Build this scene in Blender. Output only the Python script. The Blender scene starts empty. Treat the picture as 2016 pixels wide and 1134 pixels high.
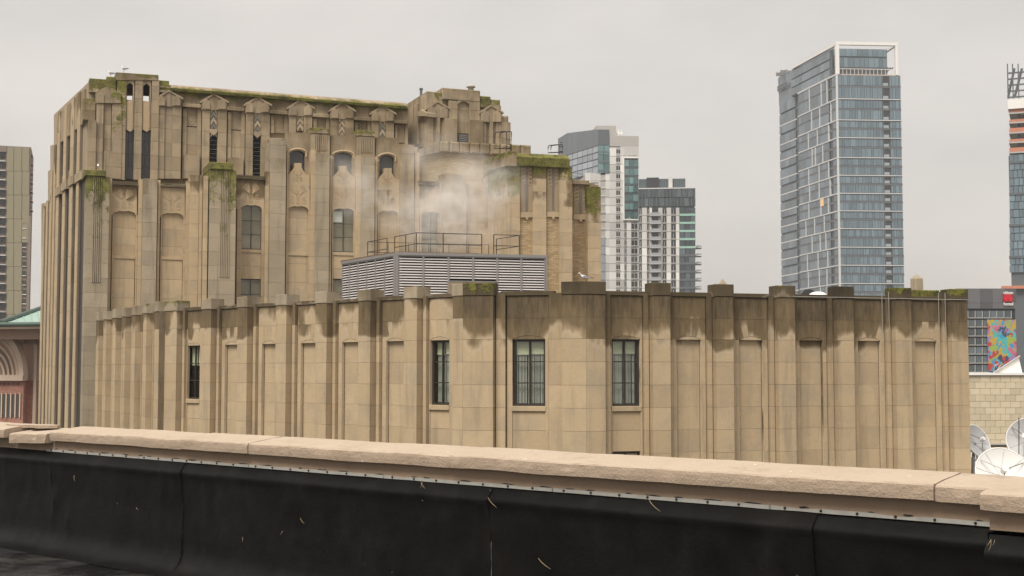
import bpy, math, random
from mathutils import Vector, Matrix, noise

R = random.Random(7)
scene = bpy.context.scene
col = scene.collection

# ------------------------------------------------------------------ camera
F = 2600.0                      # focal length in photograph pixels (2016 wide)
PITCH = math.atan((730 - 567) / F)
ZC = 34.0                       # camera height above the street
cam_data = bpy.data.cameras.new('camera')
cam_data.sensor_width = 36.0
cam_data.lens = 36.0 * F / 2016.0
cam_data.clip_start = 0.1
cam_data.clip_end = 6000
cam = bpy.data.objects.new('camera', cam_data)
cam.location = (0, 0, ZC)
cam.rotation_euler = (math.pi / 2 + PITCH, 0, 0)
col.objects.link(cam)
scene.camera = cam

# ------------------------------------------------------------------ light
SUN_AZ = math.radians(208)      # compass-like, measured from +Y clockwise, direction TO the sun
SUN_EL = math.radians(55)
world = bpy.data.worlds.new('World')
scene.world = world
world.use_nodes = True
wt = world.node_tree
wt.nodes.clear()
def wn(t, **k):
    n = wt.nodes.new(t)
    for a, v in k.items():
        setattr(n, a, v)
    return n
w_out = wn('ShaderNodeOutputWorld')
w_bg = wn('ShaderNodeBackground')
w_bg.inputs['Strength'].default_value = 0.1
sky = wn('ShaderNodeTexSky')
sky.sky_type = 'NISHITA'
sky.sun_disc = False
sky.sun_elevation = SUN_EL
sky.sun_rotation = SUN_AZ
sky.dust_density = 4.0
sky.air_density = 1.0
tc = wn('ShaderNodeTexCoord')
sx = wn('ShaderNodeSeparateXYZ')
wt.links.new(tc.outputs['Generated'], sx.inputs[0])
zc_ = wn('ShaderNodeMath', operation='MAXIMUM'); zc_.inputs[1].default_value = 0.0
wt.links.new(sx.outputs['Z'], zc_.inputs[0])
lum = wn('ShaderNodeMath', operation='MULTIPLY_ADD')      # overcast dome: brighter toward the zenith
lum.inputs[1].default_value = 1.6; lum.inputs[2].default_value = 2.56
wt.links.new(zc_.outputs[0], lum.inputs[0])
mp = wn('ShaderNodeMapping'); mp.inputs['Scale'].default_value = (1.2, 1.2, 3.4)
wt.links.new(tc.outputs['Generated'], mp.inputs[0])
nz = wn('ShaderNodeTexNoise'); nz.inputs['Scale'].default_value = 3.2; nz.inputs['Detail'].default_value = 6
wt.links.new(mp.outputs[0], nz.inputs['Vector'])
rmp = wn('ShaderNodeValToRGB')
rmp.color_ramp.elements[0].position = 0.3; rmp.color_ramp.elements[0].color = (0.93, 0.87, 0.805, 1)
rmp.color_ramp.elements[1].position = 0.7; rmp.color_ramp.elements[1].color = (1.17, 1.08, 0.985, 1)
wt.links.new(nz.outputs['Fac'], rmp.inputs[0])
cl = wn('ShaderNodeVectorMath', operation='SCALE')
wt.links.new(rmp.outputs[0], cl.inputs[0]); wt.links.new(lum.outputs[0], cl.inputs['Scale'])
mixw = wn('ShaderNodeMixRGB'); mixw.inputs[0].default_value = 0.93
wt.links.new(sky.outputs[0], mixw.inputs[1]); wt.links.new(cl.outputs[0], mixw.inputs[2])
wt.links.new(mixw.outputs[0], w_bg.inputs['Color'])
wt.links.new(w_bg.outputs[0], w_out.inputs['Surface'])

sun_d = bpy.data.lights.new('sun', 'SUN')
sun_d.energy = 1.5
sun_d.angle = math.radians(26)
sun_d.color = (1.0, 0.95, 0.87)
sun = bpy.data.objects.new('sun', sun_d)
to_sun = Vector((math.sin(SUN_AZ) * math.cos(SUN_EL), math.cos(SUN_AZ) * math.cos(SUN_EL), math.sin(SUN_EL)))
sun.rotation_euler = (-to_sun).to_track_quat('-Z', 'Y').to_euler()
sun.location = (0, 0, 120)
col.objects.link(sun)

vs = scene.view_settings
vs.view_transform = 'Standard'
vs.look = 'None'
vs.gamma = 1.0
vs.use_curve_mapping = False
vs.exposure = 1.3
scene.cycles.volume_step_rate = 1.8
scene.cycles.max_bounces = 7
scene.cycles.volume_bounces = 3
scene.cycles.transparent_max_bounces = 12

# ------------------------------------------------------------------ materials
def lin(r, g=None, b=None):
    if g is None: r, g, b = r
    f = lambda c: (c / 255 / 12.92) if c / 255 <= 0.04045 else ((c / 255 + 0.055) / 1.055) ** 2.4
    return (f(r), f(g), f(b), 1)
MATS = {}
class NT:
    def __init__(s, name):
        s.m = bpy.data.materials.new(name); s.m.use_nodes = True
        s.t = s.m.node_tree; s.b = s.t.nodes['Principled BSDF']; s.out = s.t.nodes['Material Output']
        MATS[name] = s.m
    def n(s, t, **k):
        x = s.t.nodes.new(t)
        for a, v in k.items(): setattr(x, a, v)
        return x
    def l(s, a, b): s.t.links.new(a, b)
    def math(s, op, a, b=None, c=None, clamp=False):
        x = s.n('ShaderNodeMath', operation=op); x.use_clamp = clamp
        for i, v in enumerate((a, b, c)):
            if v is None: continue
            if isinstance(v, (int, float)): x.inputs[i].default_value = v
            else: s.l(v, x.inputs[i])
        return x.outputs[0]
    def mix(s, f, a, b, bt='MIX'):
        x = s.n('ShaderNodeMixRGB', blend_type=bt)
        for i, v in enumerate((f, a, b)):
            if isinstance(v, (int, float)): x.inputs[i].default_value = v
            elif isinstance(v, (tuple, list)): x.inputs[i].default_value = v
            else: s.l(v, x.inputs[i])
        return x.outputs[0]
    def noise(s, scale, vec=None, detail=5, rough=0.55, mapscale=None, off=None):
        if vec is None:
            vec = s.pos()
        if mapscale or off:
            m = s.n('ShaderNodeMapping')
            if mapscale: m.inputs['Scale'].default_value = mapscale
            if off: m.inputs['Location'].default_value = off
            s.l(vec, m.inputs[0]); vec = m.outputs[0]
        x = s.n('ShaderNodeTexNoise'); x.inputs['Scale'].default_value = scale
        x.inputs['Detail'].default_value = detail; x.inputs['Roughness'].default_value = rough
        s.l(vec, x.inputs['Vector'])
        return x.outputs['Fac']
    def pos(s):
        if not hasattr(s, '_p'): s._p = s.n('ShaderNodeNewGeometry')
        return s._p.outputs['Position']
    def step(s, v, lo, hi):
        x = s.n('ShaderNodeMapRange'); x.interpolation_type = 'SMOOTHSTEP'
        x.inputs['From Min'].default_value = lo; x.inputs['From Max'].default_value = hi
        s.l(v, x.inputs['Value']); return x.outputs[0]
    def attr(s, name):
        x = s.n('ShaderNodeAttribute'); x.attribute_name = name
        return x.outputs['Fac']
    def bump(s, h, dist=0.02, strength=0.5):
        b = s.n('ShaderNodeBump'); b.inputs['Distance'].default_value = dist; b.inputs['Strength'].default_value = strength
        s.l(h, b.inputs['Height']); s.l(b.outputs[0], s.b.inputs['Normal'])
    def base(s, c):
        if isinstance(c, tuple): s.b.inputs['Base Color'].default_value = c
        else: s.l(c, s.b.inputs['Base Color'])
    def rough(s, r, spec=0.3, metal=0.0):
        if isinstance(r, (int, float)): s.b.inputs['Roughness'].default_value = r
        else: s.l(r, s.b.inputs['Roughness'])
        s.b.inputs['Specular IOR Level'].default_value = spec
        s.b.inputs['Metallic'].default_value = metal

def stone_mat(name, ca, cb, grey, dirtc, streak=0.5, blot=0.5, hard=False):
    m = NT(name)
    t = m.attr('tint'); di = m.attr('dirt'); mo = m.attr('moss')
    v = m.n('ShaderNodeVectorMath', operation='ADD')
    cmb = m.n('ShaderNodeCombineXYZ')
    m.l(m.math('MULTIPLY', t, 37.0), cmb.inputs[0]); m.l(m.math('MULTIPLY', t, 91.0), cmb.inputs[1]); m.l(m.math('MULTIPLY', t, 53.0), cmb.inputs[2])
    m.l(m.pos(), v.inputs[0]); m.l(cmb.outputs[0], v.inputs[1])
    pv = v.outputs[0]                                   # every stone has its own piece of grain
    c = m.mix(t, ca, cb)
    n1 = m.noise(0.9, pv, 6, 0.6)
    c = m.mix(m.math('MULTIPLY', m.step(n1, 0.42, 0.68), blot), c, grey)
    n2 = m.noise(14, pv, 3, 0.6)
    c = m.mix(m.math('MULTIPLY', n2, 0.22), c, (0.12, 0.09, 0.06, 1))
    st = m.noise(1.0, m.pos(), 5, 0.6, (2.6, 2.6, 0.22))
    c = m.mix(m.math('MULTIPLY', m.step(st, 0.5, 0.72), streak), c, (grey[0]*.62, grey[1]*.6, grey[2]*.58, 1))
    # soot and run-off under the copings: tide-lined, with a bleached rim
    e1 = m.noise(1.0, m.pos(), 3, 0.45, (1.15, 1.15, 0.5))
    e2 = m.noise(5.0, m.pos(), 3, 0.5, (1, 1, 0.4))
    e = m.math('ADD', m.math('ADD', m.math('MULTIPLY', m.math('SUBTRACT', e1, 0.5), 1.3), m.math('MULTIPLY', m.math('SUBTRACT', m.noise(0.42, m.pos(), 2, 0.5, (1, 1, .6)), 0.5), 2.4)), m.math('MULTIPLY', m.math('SUBTRACT', e2, 0.5), 0.3))
    e = m.math('ADD', e, m.math('MULTIPLY', m.math('SUBTRACT', t, 0.5), 0.5))
    dd = m.math('ADD', di, m.math('MULTIPLY', e, m.math('MINIMUM', m.math('MULTIPLY', di, 4.0), 1.0)))
    rim = m.math('MULTIPLY', m.step(dd, 0.30, 0.42), m.math('SUBTRACT', 1.0, m.step(dd, 0.45, 0.52)))
    c = m.mix(m.math('MULTIPLY', rim, 0.22 if hard else 0.0), c, (0.55, 0.47, 0.36, 1))
    dm = m.step(dd, 0.36, 0.70) if hard else m.step(dd, 0.30, 1.0)
    fine = m.math('MULTIPLY_ADD', m.noise(2.5, m.pos(), 5, 0.65, (2.5, 2.5, 0.5)), 0.5, 0.62 if hard else 0.45)
    heavy = m.step(dd, 0.75, 1.7)
    dcol = m.mix(heavy, (dirtc[0]*(1.3 if hard else 1.55), dirtc[1]*(1.27 if hard else 1.5), dirtc[2]*(1.2 if hard else 1.4), 1), (dirtc[0]*.55, dirtc[1]*.55, dirtc[2]*.55, 1))
    c = m.mix(m.math('MULTIPLY', dm, fine, clamp=True), c, dcol)
    # moss
    g1 = m.noise(1.6, m.pos(), 5, 0.65, (1, 1, 0.6))
    mm = m.math('ADD', mo, m.math('MULTIPLY', m.math('SUBTRACT', g1, 0.5), m.math('MULTIPLY', m.step(mo, 0.0, 0.3), 1.3)))
    gf = m.noise(9.0, m.pos(), 4, 0.65)
    mm = m.math('ADD', mm, m.math('MULTIPLY', m.math('SUBTRACT', gf, 0.5), m.math('MULTIPLY', m.step(mo, 0.0, 0.3), 0.55)))
    mk = m.step(mm, 0.45, 0.60)
    mc = m.mix(m.step(m.math('ADD', m.math('MULTIPLY', gf, .5), m.math('MULTIPLY', m.noise(2.0, m.pos(), 4), .5)), .38, .62), (0.05, 0.055, 0.014, 1), (0.19, 0.18, 0.035, 1))
    c = m.mix(m.math('MULTIPLY', mk, 0.88), c, mc)
    m.base(c)
    m.rough(0.92, 0.15)
    h = m.math('ADD', m.math('MULTIPLY', n2, 0.6), m.noise(3.0, pv, 5, 0.7))
    h = m.math('ADD', h, m.math('MULTIPLY', mk, m.math('MULTIPLY_ADD', gf, 4.0, 1.0)))
    m.bump(h, 0.03, 0.35)
    return m.m
ST = stone_mat('limestone', (0.465, 0.353, 0.220, 1), (0.535, 0.414, 0.263, 1), (0.35, 0.295, 0.22, 1), (0.10, 0.073, 0.04, 1), 0.42, 0.5, True)
STU = stone_mat('limestone_weathered', (0.33, 0.255, 0.165, 1), (0.425, 0.336, 0.222, 1), (0.25, 0.21, 0.158, 1), (0.10, 0.075, 0.045, 1), 0.65, 0.65)
STG = stone_mat('limestone_grey', (0.345, 0.285, 0.20, 1), (0.425, 0.355, 0.255, 1), (0.28, 0.245, 0.188, 1), (0.10, 0.078, 0.05, 1), 0.55, 0.5)
CAP = stone_mat('limestone_sooty', (0.125, 0.097, 0.062, 1), (0.175, 0.138, 0.09, 1), (0.08, 0.066, 0.045, 1), (0.07, 0.055, 0.034, 1), 0.7, 0.6, True)
MORT = stone_mat('mortar', (0.60, 0.50, 0.36, 1), (0.60, 0.50, 0.36, 1), (0.46, 0.38, 0.28, 1), (0.10, 0.075, 0.045, 1), 0.4, 0.4, True)
MORTU = stone_mat('mortar_weathered', (0.40, 0.32, 0.22, 1), (0.40, 0.32, 0.22, 1), (0.30, 0.25, 0.18, 1), (0.1, 0.075, 0.05, 1), 0.5, 0.5)

def plain(name, c, rough=0.6, spec=0.3, metal=0.0, var=0.15, nscale=1.0, bump=0.0, bscale=20, tint=False, map=None):
    m = NT(name)
    n = m.noise(nscale, None, 5, 0.6, map)
    k = m.math('MULTIPLY_ADD', n, 2 * var, 1 - var)
    if tint:
        k = m.math('MULTIPLY', k, m.math('MULTIPLY_ADD', m.attr('tint'), 0.5 if tint is True else tint, 0.75 if tint is True else 1 - tint / 2))
    x = m.n('ShaderNodeVectorMath', operation='SCALE'); x.inputs[0].default_value = c[:3]
    m.l(k, x.inputs['Scale'])
    m.base(x.outputs[0]); m.rough(rough, spec, metal)
    if bump: m.bump(m.noise(bscale, None, 4, 0.6), 0.02, bump)
    return m.m
def brick_mat(name, c1, c2, mc, scale=1.0, ang=0.0, bw=0.22, rh=0.075, off=0.5):
    m = NT(name)
    mp_ = m.n('ShaderNodeMapping'); mp_.vector_type = 'POINT'
    mp_.inputs['Rotation'].default_value = (0, 0, -ang)
    m.l(m.pos(), mp_.inputs[0])
    sp = m.n('ShaderNodeSeparateXYZ'); m.l(mp_.outputs[0], sp.inputs[0])
    cb_ = m.n('ShaderNodeCombineXYZ'); m.l(sp.outputs['X'], cb_.inputs[0]); m.l(sp.outputs['Z'], cb_.inputs[1])
    b = m.n('ShaderNodeTexBrick'); b.offset = off
    b.inputs['Color1'].default_value = c1; b.inputs['Color2'].default_value = c2; b.inputs['Mortar'].default_value = mc
    b.inputs['Scale'].default_value = scale; b.inputs['Brick Width'].default_value = bw; b.inputs['Row Height'].default_value = rh
    b.inputs['Mortar Size'].default_value = 0.010; b.inputs['Bias'].default_value = 0.0
    m.l(cb_.outputs[0], b.inputs['Vector'])
    n = m.noise(0.8, None, 5, 0.6, (1, 1, 0.5))
    c = m.mix(m.math('MULTIPLY', m.step(n, 0.45, 0.7), 0.35), b.outputs['Color'], (c1[0]*.55, c1[1]*.55, c1[2]*.55, 1))
    m.base(c); m.rough(0.9, 0.2)
    m.bump(m.math('SUBTRACT', 1.0, b.outputs['Fac']), 0.02, 0.6)
    return m.m
def glass_mat(name, c, rough=0.06, spec=0.6, var=0.5, emit=None):
    m = NT(name)
    k = m.math('MULTIPLY_ADD', m.attr('tint'), 2 * var, 1 - var)
    x = m.n('ShaderNodeVectorMath', operation='SCALE'); x.inputs[0].default_value = c[:3]
    m.l(k, x.inputs['Scale']); m.base(x.outputs[0]); m.rough(rough, spec)
    m.bump(m.noise(0.15, None, 2, 0.5), 0.3, 0.12)
    return m.m
plain('bronze', (0.035, 0.028, 0.022, 1), 0.45, 0.4, 0.0, 0.2, 3)
plain('dark_iron', (0.02, 0.017, 0.015, 1), 0.5, 0.4, 0.3, 0.3, 3)
plain('rail_iron', (0.06, 0.05, 0.043, 1), 0.6, 0.3, 0.3, 0.3, 3)
plain('interior', (0.02, 0.019, 0.018, 1), 0.9, 0.1)
plain('blind_cream', (0.6, 0.6, 0.43, 1), 0.8, 0.2, 0, 0.06, 2)
plain('blind_vane', (0.5, 0.5, 0.44, 1), 0.7, 0.2, 0, 0.1, 2, tint=True)
plain('blind_brown', (0.24, 0.195, 0.13, 1), 0.8, 0.2, 0, 0.1, 2)
plain('louvre_metal', (0.66, 0.62, 0.60, 1), 0.45, 0.4, 0.1, 0.12, 1.5)
plain('frame_metal', (0.27, 0.26, 0.25, 1), 0.45, 0.4, 0.4, 0.12, 1.5)
plain('rusty_edge', (0.22, 0.11, 0.06, 1), 0.8, 0.2, 0.1, 0.4, 6)
plain('grey_concrete', (0.42, 0.40, 0.37, 1), 0.85, 0.2, 0, 0.1, 0.05)
plain('white_panel', (0.60, 0.585, 0.56, 1), 0.7, 0.3, 0, 0.07, 0.06, tint=True)
plain('white_paint', (0.78, 0.76, 0.72, 1), 0.5, 0.4, 0, 0.05, 1)
plain('white_line', (0.62, 0.62, 0.61, 1), 0.4, 0.4, 0.1, 0.05, 0.1)
plain('spandrel_grey', (0.12, 0.128, 0.135, 1), 0.3, 0.5, 0.1, 0.1, 0.1)
plain('metal_clad', (0.14, 0.155, 0.17, 1), 0.35, 0.5, 0.1, 0.08, 0.05, tint=True)
plain('mullion_dark', (0.115, 0.13, 0.14, 1), 0.4, 0.4, 0.2, 0.1, 0.1)
plain('olive_panel', (0.30, 0.265, 0.18, 1), 0.85, 0.2, 0, 0.08, 0.1)
plain('taupe_panel', (0.25, 0.2, 0.165, 1), 0.85, 0.2, 0, 0.08, 0.1)
plain('hotel_grey', (0.12, 0.118, 0.125, 1), 0.5, 0.4, 0, 0.05, 0.1, tint=True)
plain('hotel_dark', (0.03, 0.035, 0.042, 1), 0.45, 0.4, 0, 0.1, 0.1)
plain('sign_red', (0.62, 0.012, 0.03, 1), 0.4, 0.4, 0, 0.05, 1)
plain('sign_dark_red', (0.35, 0.006, 0.02, 1), 0.4, 0.4, 0, 0.05, 1)
plain('deck_orange', (0.50, 0.20, 0.12, 1), 0.7, 0.3, 0, 0.2, 0.5)
plain('copper_green', (0.30, 0.42, 0.36, 1), 0.6, 0.3, 0.1, 0.18, 1.2)
plain('copper_dark', (0.08, 0.12, 0.10, 1), 0.6, 0.3, 0.1, 0.18, 1.2)
plain('pink_stucco', (0.47, 0.325, 0.255, 1), 0.9, 0.2, 0, 0.08, 0.8, 0.2, 15)
plain('pale_stucco', (0.60, 0.47, 0.37, 1), 0.9, 0.2, 0, 0.08, 0.8, 0.2, 15)
plain('cream_ashlar', (0.56, 0.48, 0.345, 1), 0.9, 0.2, 0, 0.12, 2.0, 0.2, 15, tint=0.2)
plain('dish_white', (0.72, 0.71, 0.69, 1), 0.5, 0.35, 0, 0.07, 1.5)
plain('dish_grey', (0.42, 0.42, 0.42, 1), 0.5, 0.35, 0, 0.1, 1.5)
plain('dish_beige', (0.40, 0.38, 0.31, 1), 0.6, 0.35, 0, 0.1, 1.5)
plain('roof_gravel', (0.20, 0.185, 0.165, 1), 0.95, 0.1, 0, 0.3, 6, 0.4, 30)
plain('asphalt', (0.05, 0.05, 0.05, 1), 0.9, 0.2, 0, 0.3, 0.5)
plain('vault_dark', (0.035, 0.037, 0.042, 1), 0.5, 0.4, 0, 0.2, 2)
plain('gull_white', (0.72, 0.70, 0.67, 1), 0.8, 0.2, 0, 0.05, 10)
plain('gull_grey', (0.30, 0.30, 0.31, 1), 0.8, 0.2, 0, 0.1, 20)
plain('gull_black', (0.03, 0.03, 0.03, 1), 0.8, 0.2)
plain('gull_yellow', (0.55, 0.34, 0.12, 1), 0.6, 0.3)
plain('straw', (0.50, 0.40, 0.24, 1), 0.8, 0.2, 0, 0.3, 60)
plain('caulk_bar', (0.36, 0.35, 0.32, 1), 0.5, 0.4, 0.15, 0.3, 9)
plain('black_bolt', (0.012, 0.011, 0.010, 1), 0.5, 0.4)
plain('chevron_dark', (0.16, 0.15, 0.13, 1), 0.85, 0.2, 0, 0.2, 2)
plain('chevron_light', (0.36, 0.30, 0.215, 1), 0.85, 0.2, 0, 0.2, 2)
glass_mat('window_dark', (0.02, 0.022, 0.024, 1), 0.05, 0.7)
glass_mat('window_grey', (0.075, 0.075, 0.07, 1), 0.15, 0.6)
glass_mat('glass_blue', (0.15, 0.205, 0.238, 1), 0.08, 0.6, 0.22)
glass_mat('glass_side', (0.145, 0.18, 0.21, 1), 0.05, 0.8, 0.3)
glass_mat('glass_dark', (0.085, 0.11, 0.122, 1), 0.08, 0.6, 0.45)
glass_mat('glass_green', (0.13, 0.22, 0.22, 1), 0.08, 0.6, 0.4)
glass_mat('glass_pale', (0.32, 0.35, 0.38, 1), 0.15, 0.5, 0.2)
plain('green_band', (0.30, 0.48, 0.40, 1), 0.4, 0.4)
# clear pane: mostly see-through with a sky reflection
m = NT('pane_clear')
tr = m.n('ShaderNodeBsdfTransparent'); tr.inputs[0].default_value = (0.95, 0.97, 0.95, 1)
gl = m.n('ShaderNodeBsdfGlossy'); gl.inputs['Roughness'].default_value = 0.03
mx = m.n('ShaderNodeMixShader'); mx.inputs[0].default_value = 0.05
m.l(tr.outputs[0], mx.inputs[1]); m.l(gl.outputs[0], mx.inputs[2]); m.l(mx.outputs[0], m.out.inputs['Surface'])

# ------------------------------------------------------------------ geometry helpers
def ray(px, py):
    u = (px - 1008) / F; v = (567 - py) / F
    return Vector((u, math.cos(PITCH) - v * math.sin(PITCH), math.sin(PITCH) + v * math.cos(PITCH)))
def at(px, py, Y):
    r = ray(px, py); r *= Y / r.y
    return Vector((r.x, r.y, r.z + ZC))
class Wall:
    """vertical plane: s runs to the right along it, d outwards, z is height above the CAMERA level"""
    def __init__(s, o, deg):
        s.o = Vector((o[0], o[1])); a = math.radians(deg); s.deg = deg
        s.dir = Vector((math.cos(a), math.sin(a))); s.n = Vector((math.sin(a), -math.cos(a)))
    def P(s, px, py, d=0.0):
        r = ray(px, py); o = s.o + s.n * d
        t = o.dot(s.n) / Vector((r.x, r.y)).dot(s.n)
        q = Vector((r.x, r.y)) * t
        return ((q - s.o).dot(s.dir), r.z * t)
    def S(s, px, d=0.0, py=640): return s.P(px, py, d)[0]
    def Z(s, px, py, d=0.0): return s.P(px, py, d)[1]
    def rect(s, x0, y0, x1, y1, d=0.0):
        ym = (y0 + y1) / 2; xm = (x0 + x1) / 2
        return (s.P(x0, ym, d)[0], s.P(x1, ym, d)[0], s.P(xm, y1, d)[1], s.P(xm, y0, d)[1])
    def pts(s, pp, d=0.0): return [s.P(x, y, d) for x, y in pp]
    def W(s, ss, d, z):
        q = s.o + s.dir * ss + s.n * d
        return (q.x, q.y, z + ZC)

def set_attr(me, name, vals):
    a = me.attributes.new(name, 'FLOAT', 'POINT')
    a.data.foreach_set('value', vals)
def nodirt(z): return 0.0
class MB:
    def __init__(s):
        s.v = []; s.f = []; s.t = []; s.m = []; s.d = []; s.fm = []
    def add(s, vs, fs, tint=0.5, moss=0.0, dirt=0.0, mi=0):
        b = len(s.v)
        s.v += [tuple(v) for v in vs]; s.f += [tuple(i + b for i in f) for f in fs]
        n = len(vs)
        s.t += [tint] * n
        s.m += moss if isinstance(moss, list) else [moss] * n
        s.d += dirt if isinstance(dirt, list) else [dirt] * n
        s.fm += [mi] * len(fs)
        return s
    def prism(s, W, pts, d0, d1, cham=0.0, tint=None, moss=None, dirt=None, mi=0):
        if tint is None: tint = R.random()
        A = sum(pts[i][0] * pts[(i + 1) % len(pts)][1] - pts[(i + 1) % len(pts)][0] * pts[i][1] for i in range(len(pts)))
        if A < 0: pts = pts[::-1]
        n = len(pts)
        loops = [(d0, pts)]
        if cham > 0:
            cx = (min(p[0] for p in pts) + max(p[0] for p in pts)) / 2; cz = (min(p[1] for p in pts) + max(p[1] for p in pts)) / 2
            hx = max(1e-4, (max(p[0] for p in pts) - min(p[0] for p in pts)) / 2); hz = max(1e-4, (max(p[1] for p in pts) - min(p[1] for p in pts)) / 2)
            kx = max(0.1, 1 - cham / hx); kz = max(0.1, 1 - cham / hz)
            loops += [(d1 - cham, pts), (d1, [(cx + (p[0] - cx) * kx, cz + (p[1] - cz) * kz) for p in pts])]
        else:
            loops += [(d1, pts)]
        vs = []; zs = []
        for d, pp in loops:
            for p in pp: vs.append(W.W(p[0], d, p[1])); zs.append(p[1])
        fs = [tuple(reversed(range(n)))]
        k = len(loops)
        for j in range(k - 1):
            for i in range(n):
                a = j * n + i; b = j * n + (i + 1) % n
                fs.append((a, b, b + n, a + n))
        fs.append(tuple((k - 1) * n + i for i in range(n)))
        z0, z1 = min(zs), max(zs)
        if moss is None: mo = 0.0
        else:
            mo = [moss[1] + (moss[0] - moss[1]) * (z - z0) / max(1e-4, z1 - z0) for z in zs]
        if dirt is None: dd = 0.0
        elif callable(dirt): dd = [dirt(z) for z in zs]
        else: dd = [dirt[1] + (dirt[0] - dirt[1]) * (z - z0) / max(1e-4, z1 - z0) for z in zs]
        return s.add(vs, fs, tint, mo, dd, mi)
    def box(s, W, s0, s1, z0, z1, d0, d1, **k):
        return s.prism(W, [(s0, z0), (s1, z0), (s1, z1), (s0, z1)], d0, d1, **k)
    def tube(s, pts, r, n=6, tint=0.5, cap=True, mi=0):
        pts = [Vector(p) for p in pts]; vs = []; fs = []
        rr = r if isinstance(r, (list, tuple)) else [r] * len(pts)
        up = Vector((0, 0, 1))
        for i, p in enumerate(pts):
            t = (pts[min(i + 1, len(pts) - 1)] - pts[max(i - 1, 0)]).normalized()
            x = t.cross(up)
            if x.length < 1e-3: x = t.cross(Vector((0, 1, 0)))
            x.normalize(); y = t.cross(x).normalized()
            for k in range(n):
                a = 2 * math.pi * k / n
                vs.append(p + (x * math.cos(a) + y * math.sin(a)) * rr[i])
        for i in range(len(pts) - 1):
            for k in range(n):
                a = i * n + k; b = i * n + (k + 1) % n
                fs.append((a, a + n, b + n, b))
        if cap:
            fs.append(tuple(range(n))); fs.append(tuple(reversed([(len(pts) - 1) * n + k for k in range(n)])))
        return s.add(vs, fs, tint, mi=mi)
    def cyl(s, p0, p1, r, n=12, **k): return s.tube([p0, p1], r, n, **k)
    def build(s, name, mat, parent=None, smooth=False):
        me = bpy.data.meshes.new(name)
        me.from_pydata(s.v, [], s.f)
        for mm in (mat if isinstance(mat, (list, tuple)) else [mat]):
            me.materials.append(MATS[mm] if isinstance(mm, str) else mm)
        if any(s.fm): me.polygons.foreach_set('material_index', s.fm)
        set_attr(me, 'tint', s.t)
        if any(s.m): set_attr(me, 'moss', s.m)
        if any(s.d): set_attr(me, 'dirt', s.d)
        if smooth: me.polygons.foreach_set('use_smooth', [True] * len(me.polygons))
        me.update()
        o = bpy.data.objects.new(name, me)
        col.objects.link(o)
        if parent is not None: adopt(o, parent)
        return o
def world_loc(o):
    l = Vector(o.location); p = o.parent
    return l + (world_loc(p) + o.matrix_parent_inverse.to_translation() if p else Vector())
def adopt(o, parent):
    o.parent = parent
    o.matrix_parent_inverse = Matrix.Translation(-world_loc(parent))
def tag(o, label, cat, group=None, kind=None):
    if label: o['label'] = label
    if cat: o['category'] = cat
    if group: o['group'] = group
    if kind: o['kind'] = kind
    return o
def thing(name, label, cat, loc, group=None):
    o = bpy.data.objects.new(name, None); o.location = loc; o.empty_display_size = 0.5
    col.objects.link(o)
    return tag(o, label, cat, group)
def one(name, mat, parent, W, pts, d0, d1, **k):
    return MB().prism(W, pts, d0, d1, **k).build(name, mat, parent)
def onebox(name, mat, parent, W, s0, s1, z0, z1, d0, d1, **k):
    return MB().box(W, s0, s1, z0, z1, d0, d1, **k).build(name, mat, parent)
def copy_to(o, delta, parent):
    c = o.copy(); col.objects.link(c); c.parent = None
    c.matrix_parent_inverse = Matrix(); c.location = Vector(o.location) + Vector(delta)
    if parent is not None: adopt(c, parent)
    return c
# ================================================================== ground
g = MB().add([(-3000, -200, 0), (3000, -200, 0), (3000, 5000, 0), (-3000, 5000, 0)], [(0, 1, 2, 3)]).build('ground', 'asphalt')
tag(g, 'dark street level ground far below the roofs', None, kind='structure')

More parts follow.
